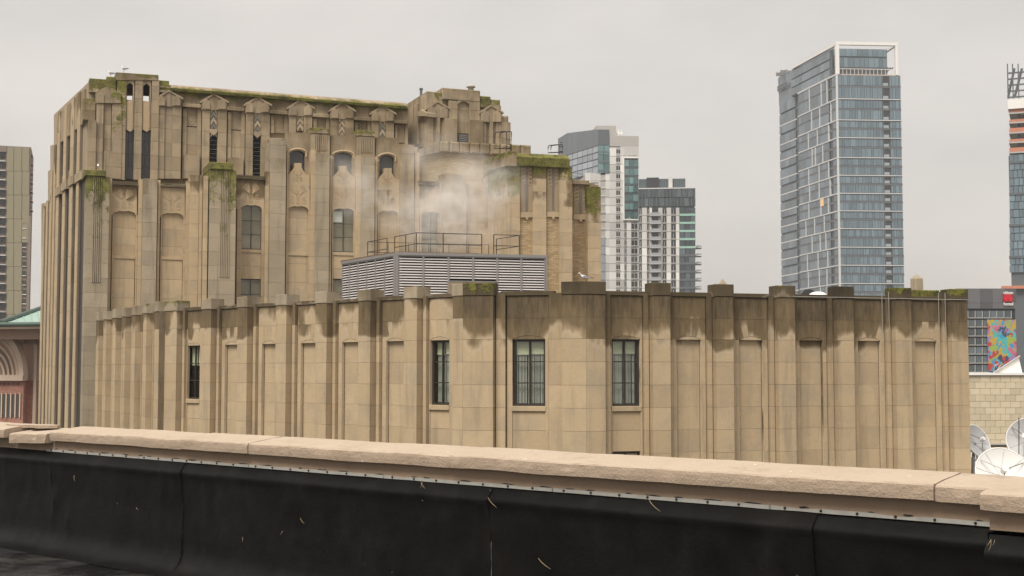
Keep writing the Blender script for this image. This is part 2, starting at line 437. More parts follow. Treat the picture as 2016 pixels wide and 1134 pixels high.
# ================================================================== windows
def window(parent, W, s0, s1, z0, z1, d, cols=2, bars=(), frame=0.07, glass='pane_clear', fmat='bronze', room=1.1,
           roller=None, vanes=False, rmat='blind_cream', depth=0.10, mull=0.06, colsplit=None):
    m = MB()
    e = frame
    m.box(W, s0, s0 + e, z0, z1, d - depth, d, tint=0.5).box(W, s1 - e, s1, z0, z1, d - depth, d, tint=0.5)
    m.box(W, s0 + e, s1 - e, z1 - e, z1, d - depth, d, tint=0.5).box(W, s0 + e, s1 - e, z0, z0 + e, d - depth, d, tint=0.5)
    win = m.build('window', fmat, parent)
    xs = colsplit if colsplit else [s0 + (s1 - s0) * i / cols for i in range(1, cols)]
    for x in xs:
        onebox('mullion', fmat, win, W, x - mull / 2, x + mull / 2, z0 + e, z1 - e, d - depth + .02, d - .012, tint=0.5)
    ed = [s0 + e] + list(xs) + [s1 - e]
    zz = [z0 + e] + sorted(bars) + [z1 - e]
    for i in range(len(ed) - 1):
        a = ed[i] + (mull / 2 if i else 0); b = ed[i + 1] - (mull / 2 if i < len(ed) - 2 else 0)
        for z in bars:
            onebox('glazing_bar', fmat, win, W, a, b, z - mull * .35, z + mull * .35, d - depth + .02, d - .02, tint=0.5)
        for j in range(len(zz) - 1):
            za = zz[j] + (mull * .35 if j else 0); zb = zz[j + 1] - (mull * .35 if j < len(zz) - 2 else 0)
            onebox('pane', glass, win, W, a, b, za, zb, d - depth + .03, d - depth + .04)
        if roller:
            onebox('roller_blind', rmat, win, W, a + .01, b - .01, z1 - e - roller * (0.96 + .08 * R.random()), z1 - e, d - depth - .10, d - depth - .085)
        if vanes:
            mv = MB(); n = 9
            for k in range(n):
                if R.random() < 0.1: continue
                x = a + (b - a) * (k + .5 + .25 * (R.random() - .5)) / n
                mv.box(W, x - .014, x + .014, z0 + e + .02, z1 - e - (roller or 0) + .05, d - depth - .20, d - depth - .14, tint=R.random())
            o = mv.build('vertical_blind', 'blind_vane', win); o['kind'] = 'stuff'
            if i == 0:
                onebox('blind_bundle', 'blind_cream', win, W, b - .075, b - .015, z0 + e, z1 - e - (roller or 0), d - depth - .22, d - depth - .19)
    if room:
        mr = MB()
        i0 = d - depth - .012; i1 = i0 - room
        p = [W.W(s, dd, z) for dd in (i0, i1) for s, z in ((s0, z0), (s1, z0), (s1, z1), (s0, z1))]
        mr.add(p, [(4, 5, 6, 7), (0, 1, 5, 4), (1, 2, 6, 5), (2, 3, 7, 6), (3, 0, 4, 7)])
        mr.build('window_recess', 'interior', win)
    return win

# ================================================================== the low wing across the street
wing = thing('stone_wing_building', 'low limestone wing with dark stained piers and blind windows behind the parapet', 'building', (2, 60, 0))
WL = Wall((ray(923, 640).x / ray(923, 640).y * 52, 52), -41.8)
# left end of face L
def on_wall(W, px):
    s = W.S(px); q = W.o + W.dir * s
    return q, s
qLL, sLL = on_wall(WL, 322)
WLL = Wall(qLL, -60.8)
WM = Wall(WL.o, -12.8)
qR, sMR = on_wall(WM, 1152)
WR = Wall(qR, 16.1)
ZCAP, ZCOP, ZB = 3.42, 3.10, 2.92
COURSES = [2.92, 2.05, 1.225, 0.343, -0.55, -1.43, -2.31, -3.2, -4.08, -4.96, -5.84]
PD, SD = 0.46, 0.15
ZFLOOR = -ZC + 0.01
def wing_dirt(z): return max(0.0, min(1.6, (z - 0.80) / 1.35))
def wing_dirt_soft(z): return max(0.0, min(1.1, (z - 1.20) / 1.65))
def dirt_for(W): return wing_dirt if W in (WM, WR) else wing_dirt_soft
facades = {}
for nm, W in (('facade', WL), ('facade', WM), ('facade', WR), ('facade', WLL)):
    facades[id(W)] = None

def facade_backing(W, s0, s1, holes, label):
    m = MB()
    hs = sorted(holes)
    x = s0
    for a, b, za, zb in hs:
        m.box(W, x, a, ZFLOOR, ZB, -.45, -.185, tint=.5, dirt=dirt_for(W))
        m.box(W, a, b, zb, ZB, -.45, -.185, tint=.5, dirt=dirt_for(W))
        m.box(W, a, b, ZFLOOR, za, -.45, -.185, tint=.5, dirt=dirt_for(W))
        x = b
    m.box(W, x, s1, ZFLOOR, ZB, -.45, -.185, tint=.5, dirt=dirt_for(W))
    o = m.build('facade', MORT, wing)
    o['label'] = label
    facades[id(W)] = o
    return o

def stack(W, name, parent, s0, s1, zs, d0, d1, mat=ST, gap=0.010, cham=0.004, dirt=None, moss=None, joined=False, dj=0.004):
    m = MB()
    for i in range(len(zs) - 1):
        t = R.random()
        dd = d1 + (R.random() - .5) * dj
        mo = None
        if moss and i < len(moss): mo = moss[i]
        if not joined: m = MB()
        m.box(W, s0 + gap / 2, s1 - gap / 2, zs[i + 1] + gap / 2, zs[i] - gap / 2, d0, dd, cham=cham, tint=t, dirt=dirt, moss=mo)
        if not joined: m.build(name, mat, parent)
    if joined: return m.build(name, mat, parent)

def wing_pier(W, s0, s1, cap0=None, cap1=None, moss=None):
    f = facades[id(W)]
    df = dirt_for(W)
    onebox('pier_core', MORT, wing, W, s0 + .03, s1 - .03, ZFLOOR, ZB - .01, -.3, PD - .006, tint=.5, dirt=df)
    stack(W, 'pier_stone', f, s0, s1, COURSES, -.1, PD, dirt=df)
    c0 = s0 - .02 if cap0 is None else cap0; c1 = s1 + .02 if cap1 is None else cap1
    mb = MB(); h = ZCAP + (R.random() - .5) * .03
    mo = moss if moss else ((.35, .1) if R.random() < .4 else None)
    mb.box(W, c0, c1, ZB + .006, h, -.28, PD + .03, cham=.02, tint=R.random(), moss=mo,
           dirt=(1.15, .75) if df is wing_dirt else (.72, .42))
    mb.build('pier_cap', CAP if df is wing_dirt else STG, f)

def wing_shoulder(W, s0, s1):
    df = dirt_for(W)
    onebox('mortar_bed', MORT, wing, W, s0 + .04, s1 - .04, -6, ZB, -.14, SD - .006, tint=.5, dirt=df)
    o = stack(W, 'pilaster', wing, s0 + .028, s1 - .028, [ZB + .1] + COURSES[1:], -.12, SD, dirt=df, joined=True)
    return o

def wing_bay(W, a, b, kind, opening=None, arch=True, coping=True):
    """a, b: inner edges of the shoulders; opening (o0, o1)"""
    f = facades[id(W)]; df = dirt_for(W)
    if opening is None:
        w = min(1.03, (b - a) * .84); c = (a + b) / 2; o0, o1 = c - w / 2, c + w / 2
    else: o0, o1 = opening
    g = .005; z_a2 = COURSES[2] + .17
    onebox('mortar_bed', MORT, wing, W, a, b, z_a2, ZB - .01, -.142, -.009, tint=.5, dirt=df)
    onebox('mortar_bed', MORT, wing, W, a, o0 - .004, -6, z_a2 - .002, -.142, -.007, tint=.5, dirt=df)
    onebox('mortar_bed', MORT, wing, W, o1 + .004, b, -6, z_a2 - .002, -.142, -.007, tint=.5, dirt=df)
    if kind == 'blind': onebox('mortar_bed', MORT, wing, W, o0, o1, -6, z_a2 - .002, -.30, -.173, tint=.5, dirt=df)
    # coping between the piers
    n = 2 if (b - a) > 1.9 else 1
    for k in range(n):
        x0 = a - .24 + (b - a + .48) * k / n; x1 = a - .24 + (b - a + .48) * (k + 1) / n
        onebox('coping_stone', CAP, f, W, x0 + .005, x1 - .005, ZB + .008, ZCOP + (R.random() - .5) * .02, -.30, .055, cham=.015, tint=R.random() * .5, dirt=(1.1, .9) if df is wing_dirt else (.75, .5))
    # big stone under the coping
    onebox('frieze_stone', ST, f, W, a + g, b - g, COURSES[1] + g, COURSES[0] - g, -.14, 0, cham=.004, dirt=df)
    # flat arch of five voussoirs over a shallow lunette
    z0, z1 = COURSES[2], COURSES[1]
    c = (o0 + o1) / 2; hw = (o1 - o0) / 2; rise = .13
    def arc(x): return z0 + .012 + rise * (1 - ((x - c) / hw) ** 2)
    bot = [o0, c - hw * .62, c - hw * .22, c + hw * .22, c + hw * .62, o1]
    top = [a, c - hw * .98, c - hw * .33, c + hw * .33, c + hw * .98, b]
    for k in range(5):
        x0, x1 = bot[k], bot[k + 1]
        if k == 0:
            p = [(a + g, z0 + g), (o0 - g, z0 + g)]
        else: p = []
        n = 4
        for q in range(n + 1):
            x = x0 + g / 1.4 + (x1 - x0 - 1.4 * g) * q / n
            p.append((x, arc(x) + g))
        if k == 4: p += [(o1 + g, z0 + g), (b - g, z0 + g)]
        p += [(top[k + 1] - g, z1 - g), (top[k] + g, z1 - g)]
        one('voussoir', ST, f, W, p, -.14, -.002 - .004 * R.random(), dirt=df)
    p = [(o0 + g, z0 + .004), (o1 - g, z0 + .004)]
    for q in range(9):
        x = o1 - g - (o1 - o0 - 2 * g) * q / 8
        p.append((x, max(z0 + .006, arc(x) - .006)))
    one('lunette_stone', ST, f, W, p, -.14, -.012, dirt=df)
    # jambs
    zz = COURSES[2:]
    stack(W, 'jamb_stones', wing, a, o0, zz, -.14, 0, joined=True, dirt=df, dj=.002)
    stack(W, 'jamb_stones', wing, o1, b, zz, -.14, 0, joined=True, dirt=df, dj=.002)
    if kind == 'blind':
        for i in range(len(zz) - 1):
            onebox('panel_stone', ST, f, W, o0 + .002, o1 - .002, zz[i + 1] + g, zz[i] - g, -.32, -.165 + .004 * R.random(), cham=.003, dirt=df)
    else:
        zs = COURSES[5] + .06
        onebox('window_sill', ST, f, W, o0 - .03, o1 + .03, zs - .20, zs, -.3, .03, cham=.012, dirt=df)
        below = [zs - .205, -2.31, -3.12]
        for i in range(2):
            onebox('panel_stone', ST, f, W, o0 + .002, o1 - .002, below[i + 1] + g, below[i] - g, -.30, -.05, cham=.003)
        H = z0 - zs
        bars = [zs + H * .345, zs + H * .665]
        if kind == 'shade':
            window(wing, W, o0, o1, zs, z0, -.16, 2, bars, .085, roller=H * .34, vanes=False, rmat='blind_cream')
        else:
            window(wing, W, o0, o1, zs, z0, -.16, 2, bars, .085, roller=H * .19, vanes=True)
        if kind == 'tall':
            window(wing, W, o0, o1, -5.6, -3.13, -.16, 2, [-4.8, -3.95], .085, roller=.5)
        else:
            for za, zb in ((-3.13, -4.08), (-4.08, -4.96), (-4.96, -5.84)):
                onebox('panel_stone', ST, f, W, o0 + .002, o1 - .002, zb + g, za - g, -.30, -.06, cham=.003)

HOLES_Z = (COURSES[5] + .06, COURSES[2])
PW = .75
# ---- face L
cL = [WL.S(x, PD) for x in (338, 406, 477, 553, 632, 717, 808)]
pL = [(c - PW / 2, c + PW / 2) for c in cL]
pL[0] = (sLL - .07, WL.S(348, PD))
pL.append((WL.S(891, PD), .119))
bayL = []
for i in range(len(pL) - 1):
    a = pL[i][1] + .25; b = pL[i + 1][0] - .25
    bayL.append((a, b))
kindsL = ['shade', 'blind', 'blind', 'blind', 'blind', 'blind', 'vane']
opL = []
for i, (a, b) in enumerate(bayL):
    w = min(1.05, (b - a) * .86); c = (a + b) / 2
    opL.append((c - w / 2, c + w / 2))
opL[0] = (WL.S(369, -.1), WL.S(396, -.05)); opL[6] = (WL.S(846.5, 0), WL.S(888, -.1))
facade_backing(WL, sLL - .05, .03, [(opL[i][0], opL[i][1]) + HOLES_Z for i in (0, 6)], 'long left face of the low wing')
for i, (a, b) in enumerate(pL): wing_pier(WL, a, b, moss=(.6, .2) if i == 0 else None)
for i, (a, b) in enumerate(bayL):
    wing_shoulder(WL, a - .25, a); wing_shoulder(WL, b, b + .25)
    wing_bay(WL, a, b, kindsL[i], opL[i])
# ---- face M
pM = [(-.119, WM.S(971, PD)), (WM.S(1106, PD), sMR + .119)]
aM, bM = WM.S(998, 0), WM.S(1080, 0)
oM = (WM.S(1009), WM.S(1073))
facade_backing(WM, -.03, sMR + .03, [oM + HOLES_Z], 'narrow corner face of the low wing')
wing_pier(WM, *pM[0], moss=(.55, .35)); wing_pier(WM, *pM[1])
wing_shoulder(WM, pM[0][1], aM); wing_shoulder(WM, bM, pM[1][0])
wing_bay(WM, aM, bM, 'vane', oM)
# ---- face R
cR = [WR.S(x, PD) for x in (1302.5, 1427, 1549, 1665, 1779)]
pR = [(-.119, WR.S(1192, PD))] + [(c - PW / 2, c + PW / 2) for c in cR]
sRE = WR.S(1906, PD)
pR.append((WR.S(1874, PD), sRE))
bayR = [(pR[i][1] + .25, pR[i + 1][0] - .25) for i in range(len(pR) - 1)]
opR = [None] * len(bayR)
opR[0] = (WR.S(1205), WR.S(1260))
bayR[0] = (opR[0][0] - .09, bayR[0][1])
facade_backing(WR, -.03, sRE - .02, [opR[0] + HOLES_Z, (opR[0][0] + 1e-4, opR[0][1] + 1e-4, -5.6, -3.13)][:1], 'long right face of the low wing')
for i, (a, b) in enumerate(pR): wing_pier(WR, a, b, moss=(.7, .2) if i in (5, 6) else None)
for i, (a, b) in enumerate(bayR):
    if i: wing_shoulder(WR, a - .25, a)
    else: wing_shoulder(WR, pR[0][1], a)
    wing_shoulder(WR, b, b + .25)
    wing_bay(WR, a, b, 'tall' if i == 0 else 'blind', opR[i])
# ---- face LL
cLL = [WLL.S(x, PD) for x in (285, 263, 243.5, 225, 206.5, 192)]
pLL = [(WLL.S(313, PD), .07)] + [(c - .36, c + .36) for c in cLL]
bayLL = []
facade_backing(WLL, cLL[-1] - 1.6, .03, [], 'short receding end of the low wing')
for i, (a, b) in enumerate(pLL): wing_pier(WLL, a, b, moss=(.6, .2) if i == 1 else None)
for i in range(len(pLL) - 1):
    b = pLL[i][0] - .22; a = pLL[i + 1][1] + .22
    if b - a < .35: continue
    wing_shoulder(WLL, a - .22, a); wing_shoulder(WLL, b, b + .22)
    wing_bay(WLL, a, b, 'blind')
# ---- end return, roof
WE = Wall(WR.W(sRE, PD, 0)[:2], 16.1 + 90)
onebox('end_wall', ST, wing, WE, .55, 14, ZFLOOR, ZB + .1, -.4, -.004, dirt=wing_dirt)
def plan_pt(W, s, d, z): return W.W(s, d, z)
zr = 2.35
rp = [plan_pt(WLL, cLL[-1] - 1.5, -.3, zr), plan_pt(WLL, -.1, -.3, zr), plan_pt(WL, -.1, -.3, zr), plan_pt(WM, sMR, -.3, zr), plan_pt(WR, sRE - .3, -.3, zr),
      plan_pt(WR, sRE - .3, -34, zr), plan_pt(WR, -12, -34, zr)]
MB().add(rp, [tuple(range(len(rp)))]).build('roof', 'roof_gravel', wing)

# lightning cable along the right face and down two bays
mc = MB()
za = WR.Z(1760, 588, PD + .05)
mc.tube([WR.W(WR.S(1560, PD), PD + .045, za + .02), WR.W(sRE, PD + .045, za)], .012, 5)
for xx in (1744, 1757.5, 1856, 1869):
    s = WR.S(xx, PD)
    mc.tube([WR.W(s, SD + .05 if xx in (1744, 1856) else SD + .05, za + .3), WR.W(s, SD + .05, za - 1.75)], .014, 5)
tag(mc.build('lightning_cable', 'caulk_bar'), 'thin pale cable strung along the top of the right stone wall', 'cable')
# ================================================================== the tall art deco building behind
deco = thing('art_deco_building', 'tall weathered art deco limestone building with mossy piers and gabled crown', 'building', (-10, 95, 0))
WF = Wall((ray(190, 640).x / ray(190, 640).y * 80, 80), 21.5)
ZLOW = -9.0
def grid(zt, zb, off=2.05, h=.88):
    zs = [zt]; k = math.floor((zt - .28 - off) / h)
    z = off + k * h
    while z > zb + .2:
        zs.append(z); z -= h
    zs.append(zb); return zs
class Deco:
    W = WF
    def zdirt(s, top, length, mx=.75):
        return lambda z: max(0.0, min(mx, mx * (1 - (top - z) / length)))
def pb(name, mat, x0, y0, x1, y1, d0, d1, parent=None, W=WF, **k):
    s0, s1, z0, z1 = W.rect(x0, y0, x1, y1, d1)
    return onebox(name, mat, parent or deco, W, s0, s1, z0, z1, d0, d1, **k)
def pp(name, mat, pts, d0, d1, parent=None, W=WF, **k):
    return one(name, mat, parent or deco, W, W.pts(pts, d1), d0, d1, **k)
def pstack(name, mat, x0, y0, x1, y1, d0, d1, parent=None, W=WF, joined=False, dirt=None, moss=None, zoff=2.05, zb=None, core=True, cham=.006, h=.88, gap=.012):
    s0, s1, zb_, zt = W.rect(x0, y0, x1, y1, d1)
    if zb is None: zb = zb_
    if name == 'pilaster': s0 += .02; s1 -= .02
    if callable(dirt): df = dirt
    elif dirt: df = (lambda z, a=zt, l=dirt[0], mx=dirt[1]: max(0.0, min(mx, mx * (1 - (a - z) / l))))
    else: df = None
    stack(W, name, parent or deco, s0, s1, grid(zt, zb, zoff, h), d0, d1, mat, gap=gap, dirt=df, moss=moss, joined=joined, cham=cham)
    if core: onebox('core', MORTU, deco, W, s0 + .02, s1 - .02, zb, zt - .03, d0 - .05, d1 - .02, tint=.5)
YB = 655     # lowest picture row worth building on this wall

# ---------------- masses behind everything
up = pb('upper_wall', MORTU, 313, 189, 803, 420, -15, -1.78); s0U, s1U, _, zU = WF.rect(313, 189, 803, 420, -1.78)
sA = WF.S(176, -1.78)
onebox('core', MORTU, deco, WF, sA, s0U, -ZC, WF.Z(250, 200, -1.78), -15, -1.78)
low = onebox('lower_wall', MORTU, deco, WF, WF.S(172, -.22), WF.S(1020, -.22), -ZC + .02, WF.Z(300, 362, -.22) - .02, -1.9, -.24)
onebox('core', MORTU, deco, WF, s1U, WF.S(1120, -1.78), -ZC, WF.Z(900, 300, -1.78), -15, -1.80)

# ---------------- carved relief: fan of fronds over two scrolls
def relief(W, s0, s1, z0, z1, d, parent, mat=ST, r=.022):
    m = MB(); c = (s0 + s1) / 2; w = (s1 - s0) / 2; h = z1 - z0
    def T(pts, rr=r): m.tube([W.W(c + x * w, d + .004, z0 + z * h) for x, z in pts], rr, 5, tint=.6)
    for sg in (-1, 1):
        for k in range(5):
            a = .25 + .26 * k
            T([(sg * .14, .42)] + [(sg * (.14 + .80 * t * math.sin(a) * (1 - .12 * t)), .42 + .56 * t * math.cos(a * .8) * (1.05 - .2 * t * t)) for t in (.3, .55, .8, 1.0)])
        sp = []
        for k in range(15):
            a = k * .62; q = .24 * (1 - k / 17)
            sp.append((sg * (.60 + q * math.cos(a + 1.2)), .20 + q * .75 * math.sin(a + 1.2)))
        T(sp)
    for k in range(3):
        z = .1 + .2 * k
        T([(-.12, z), (0, z + .1), (.12, z), (0, z - .06), (-.12, z)], r * .8)
    T([(-.16, .02), (-.16, .8)], r * .7); T([(.16, .02), (.16, .8)], r * .7)
    return m.build('carved_relief', mat, parent)

def cusped(x0, x1, yh, up_=5):
    w = x1 - x0
    return [(x0, yh + up_), (x0 + w * .12, yh + up_ * .45), (x0 + w * .32, yh), (x0 + w * .42, yh + 1), (x0 + w * .58, yh + 1), (x0 + w * .68, yh), (x1 - w * .12, yh + up_ * .45), (x1, yh + up_)]

def deco_bay(fx0, fx1, ytop, px0, px1, yh, ysill, kind, df=0.0, frieze=True, yb=YB, coping=True, fr_y=None, mat=ST, up_=5):
    """field px fx0..fx1, panel px0..px1"""
    pa = cusped(px0, px1, yh, up_)
    body = pp('frieze_stone', mat, [(fx0, yh + 8), (px0, yh + 8)] + pa + [(px1, yh + 8), (fx1, yh + 8), (fx1, ytop), (fx0, ytop)], -.22, df, tint=R.random(),
              dirt=(.55, 0.0))
    if frieze:
        fy0, fy1 = fr_y or (ytop + 5, yh - 3)
        s0, s1, z0, z1 = WF.rect(px0 - 1, fy0, px1 + 1, fy1, df)
        relief(WF, s0, s1, z0, z1, df, body)
    if coping:
        pb('coping_stone', CAP, fx0 - 1, ytop - 5, fx1 + 1, ytop + 2.5, -1.6, df + .16, tint=.4, dirt=(.7, .2), cham=.02)
    if px0 - fx0 > 1: pstack('jamb_stones', mat, fx0, yh + 8, px0, yb, -.22, df, joined=True, core=False)
    if fx1 - px1 > 1: pstack('jamb_stones', mat, px1, yh + 8, fx1, yb, -.22, df, joined=True, core=False)
    dp = df - .17
    pb('window_sill', mat, px0 - .5, ysill, px1 + .5, ysill + 6.5, -.4, df - .03, cham=.015)
    s0, s1, z0, z1 = WF.rect(px0, yh - 2, px1, ysill, dp)
    if kind == 'blind':
        stack(WF, 'panel_stone', low, s0 - .05, s1 + .05, grid(z1 + .1, z0, 2.45, 1.05), -.9, dp, mat)
        zz = grid(WF.Z((px0 + px1) / 2, ysill + 6.5, df - .1), WF.Z((px0 + px1) / 2, yb, df), 2.05, 1.2)
        stack(WF, 'panel_stone', low, s0, s1, zz, -.5, df - .09, mat)
    else:
        H = z1 - z0
        # dark opening in front of the wall mass, window set inside it
        win = window(deco, WF, s0 - .04, s1 + .04, z0, z1 + .06, dp, 2, [z0 + H * .33, z0 + H * .63] if kind != 'half' else [z0 + H * .33, z0 + H * .63],
                     .05, fmat='bronze', roller=H * .68, rmat='blind_brown', room=None, glass='pane_clear', depth=.08, mull=.05)
        onebox('window_recess', 'interior', win, WF, s0, s1, z0, z1, -.6, dp - .19)
        if kind == 'bright':
            q = WF.rect(px0 + 1.5, yh + 6, (px0 + px1) / 2 - 1, yh + 27, dp)
            onebox('roller_blind', 'white_paint', win, WF, *q, dp - .16, dp - .12)
        zt = WF.Z((px0 + px1) / 2, ysill + 6.5, df - .1)
        z2 = WF.Z((px0 + px1) / 2, 549, df)
        stack(WF, 'panel_stone', low, s0, s1, [zt, zt - .85, z2], -.5, df - .09, mat)
        zb = WF.Z((px0 + px1) / 2, 640, df)
        win = window(deco, WF, s0 - .04, s1 + .04, zb, z2, dp, 2, [z2 - .98, z2 - 1.8], .05, fmat='bronze', roller=1.0, rmat='blind_brown', room=None, depth=.08, mull=.05)
        onebox('window_recess', 'interior', win, WF, s0, s1, zb, z2, -.6, dp - .19)

def flutes(x0, x1, y0, y1, d, n, parent, mat=STG, moss=None, r=.5, W=WF):
    for k in range(n):
        c = x0 + (x1 - x0) * (k + .5) / n; w = (x1 - x0) / n * r / 2
        s0, s1, za, zb = W.rect(c - w, y0, c + w, y1, d)
        onebox('flute_rib', mat, parent, W, s0, s1, za, zb, d - .02, d + .06, cham=.02, tint=.5, moss=moss)

# ---------------- lower tier, left
# corner pier A (fluted, mossy cap)
fA = pb('pier_cap', STG, 167, 334.5, 208.5, 346.5, -1.6, .72, moss=(1.15, .95), cham=.03)
pstack('pier_stone', STG, 165.5, 347, 211.5, 860, -1.2, .60, low, moss=[(1.0, .75), (.6, .42), (.45, .3), (.32, .2), (.25, 0)], dirt=(3, .3))
flutes(181, 200, 348, 556, .60, 5, fA, moss=(.75, .1))
pstack('pilaster', ST, 212, 352, 219, YB, -.3, .22, joined=True)
deco_bay(219.5, 269.5, 362, 222.5, 266, 415, 503, 'blind')
pstack('pilaster', ST, 270, 352, 279.5, YB, -.3, .18, joined=True, moss=[(.3, .1)])
pstack('pier_stone', STG, 279.5, 351.5, 308, YB, -.3, .42, low, dirt=(3.2, .5))
pstack('pilaster', ST, 308, 354, 314.5, YB, -.3, .18, joined=True)
deco_bay(315, 364, 366, 317.5, 359.5, 419, 505, 'blind')
pstack('pilaster', ST, 364, 355, 372, YB, -.3, .30, joined=True, dirt=(1.5, .5))
pstack('pilaster', ST, 372, 344, 391, YB, -.3, .75, joined=True, dirt=(1.8, .55))
pstack('pilaster', ST, 391.5, 344, 398, YB, -.3, 1.1, joined=True, dirt=(1.8, .5))
pstack('pilaster', ST, 398.5, 346, 409, YB, -.3, 1.35, joined=True, dirt=(1.8, .4))
# pier C, the tall mossy one
fC = pb('pier_cap', STG, 414, 319.5, 459.5, 333.5, -1.6, 1.72, moss=(1.15, .95), cham=.03)
pstack('pier_stone', STG, 411.5, 334, 463.5, YB, -1.2, 1.6, low, moss=[(.85, .55), (.55, .45), (.5, .35), (.4, .25), (.3, 0)], dirt=(3, .3))
flutes(432, 452.5, 335, 546, 1.6, 6, fC, moss=(.7, .1))
# bay 3 with window
deco_bay(465.5, 520.5, 350.5, 474.5, 514, 403.5, 491, 'bright2', df=.1)
pstack('pilaster', ST, 520.5, 337, 529.5, YB, -.3, .35, joined=True, dirt=(1.5, .5))

# ---------------- tier two (x 525..820)
t2 = pb('stepped_wall', MORTU, 526, 280, 822, 420, -1.9, -.62)
def step_blocks(items):
    for x0, y0, x1, d, ms in items:
        pstack('pier_stone', STU, x0, y0, x1, YB if d > -.05 else 345, -.95, d, low, moss=ms, dirt=(1.6, .6))
pstack('pier_stone', STG, 530, 272, 562, YB, -1.2, .45, low, dirt=(3.5, .55), moss=[(.5, .2)])
pstack('pilaster', ST, 562.5, 296, 567, YB, -.8, .2, joined=True)
pstack('pilaster', ST, 610, 296, 621, YB, -.8, .2, joined=True)
def arch_bay(x0, x1, ytop, wx0, wx1, yw, ypk, ysh, px0, px1, yh, ysill, kind, fx0, fx1, bright=False):
    w = wx1 - wx0
    arc = [(wx0, yw + 6)] + [(wx0 + w * k / 8, yw + 6 - 6 * math.sin(math.pi * k / 8) ** .7) for k in range(1, 8)] + [(wx1, yw + 6)]
    # upper field with the arched opening
    pp('frieze_stone', STU, [(x0, ysh + 2), (wx0, ysh + 2)] + arc + [(wx1, ysh + 2), (x1, ysh + 2), (x1, ytop), (x0, ytop)], -.75, -.25, dirt=(.75, .25), moss=(.35, 0))
    # hood moulding
    m = MB()
    m.tube([WF.W(*(lambda q: (q[0], -.25, q[1]))(WF.P(x + (x - (wx0 + wx1) / 2) * .16, y - 3, -.25))) for x, y in [(wx0, yw + 16)] + arc + [(wx1, yw + 16)]], .07, 6)
    m.build('hood_mould', ST, deco)
    s0, s1, z0, z1 = WF.rect(wx0, yw, wx1, ysh + 4, -.5)
    win = window(deco, WF, s0 - .05, s1 + .05, z0, z1 + .05, -.50, 1, [], .03, glass='window_grey', room=None, depth=.06)
    # gabled carved panel
    c = (px0 + px1) / 2
    body = pp('frieze_stone', ST, [(fx0, ysh + 22), (fx0, ysh), (wx0 - 2, ysh), (c - 7, ypk + 9), (c - 7, ypk), (c + 7, ypk), (c + 7, ypk + 9), (wx1 + 2, ysh), (fx1, ysh), (fx1, ysh + 22)], -.5, .10, cham=.01)
    a, b, za, zb = WF.rect(wx0 + 3, ypk + 8, wx1 - 3, ysh + 14, .1)
    relief(WF, a, b, za, zb, .1, body, r=.02)
    deco_bay(fx0, fx1, ysh + 22, px0, px1, yh, ysill, kind, df=.1, coping=False, fr_y=(ysh + 14, yh - 2))
arch_bay(563, 611, 261, 570.5, 600.5, 296, 321, 344, 567.5, 606, 405.5, 497, 'blind', 563.5, 610)
fE = pb('pier_cap', STU, 611.5, 252, 650, 263, -1.6, -.02, moss=(.75, .4), cham=.03)
pstack('pier_stone', STU, 612, 263.5, 649.5, 302, -.9, -.08, low, dirt=(1, .4))
flutes(618, 644, 266, 297, -.08, 7, fE, STU)
pstack('pier_stone', STG, 621, 302, 648, YB, -.9, .40, low, dirt=(3, .4))
pstack('pilaster', ST, 648, 306, 653, YB, -.8, .2, joined=True)
arch_bay(650.5, 702, 266, 657.5, 693.5, 300, 326.5, 348, 655.5, 696, 410, 496.5, 'bright', 653.5, 699)
fG = pb('pier_cap', STU, 702.5, 257, 739, 268, -1.6, -.02, moss=(.7, .4), cham=.03)
pstack('pier_stone', STU, 703, 268.5, 738, 308, -.9, -.08, low, dirt=(1, .4))
flutes(709, 733, 271, 301, -.08, 7, fG, STU)
pstack('pilaster', ST, 699, 306, 711, YB, -.8, .2, joined=True)
pstack('pier_stone', STG, 711, 308, 737, YB, -.9, .40, low, dirt=(3, .4))
pstack('pilaster', ST, 737, 308, 743, YB, -.8, .2, joined=True)
arch_bay(739.5, 786, 271, 747, 776.5, 305, 331, 352, 745, 783, 414, 500, 'blind', 743, 787)
pstack('pier_stone', STU, 787, 284, 815, YB, -1.2, .30, low, dirt=(2, .6))
pstack('pilaster', ST, 815, 300, 826, YB, -1.2, .1, joined=True)
deco_bay(826, 872, 362, 830, 866, 416, 500, 'blind2', df=.1)
pstack('pier_stone', STU, 872, 343, 918, YB, -.9, .55, low, dirt=(1.5, .7))
pstack('pier_stone', STU, 866, 352, 872, YB, -.9, .35, low, dirt=(1.5, .7))
pstack('pier_stone', ST, 918, 362, 958, YB, -.9, .12, low, dirt=(1.5, .5))
pstack('pier_stone', STU, 958, 348, 1001, 449, -.9, .45, low, dirt=(1.2, .5))
pstack('pier_stone', ST, 958, 449, 968, YB, -.9, .45, low, core=False); pstack('pier_stone', ST, 993.5, 449, 1001, YB, -.9, .45, low, core=False)
q = WF.rect(968, 449, 993.5, 520, .3)
dr = onebox('roof_door', 'spandrel_grey', deco, WF, *q, -.2, .22)
onebox('door_stile', 'bronze', dr, WF, (q[0] + q[1]) / 2 - .03, (q[0] + q[1]) / 2 + .03, q[2], q[3], .22, .245)
pstack('pier_stone', CAP, 1001, 349, 1017, YB, -.9, .50, low, dirt=(2, .8))

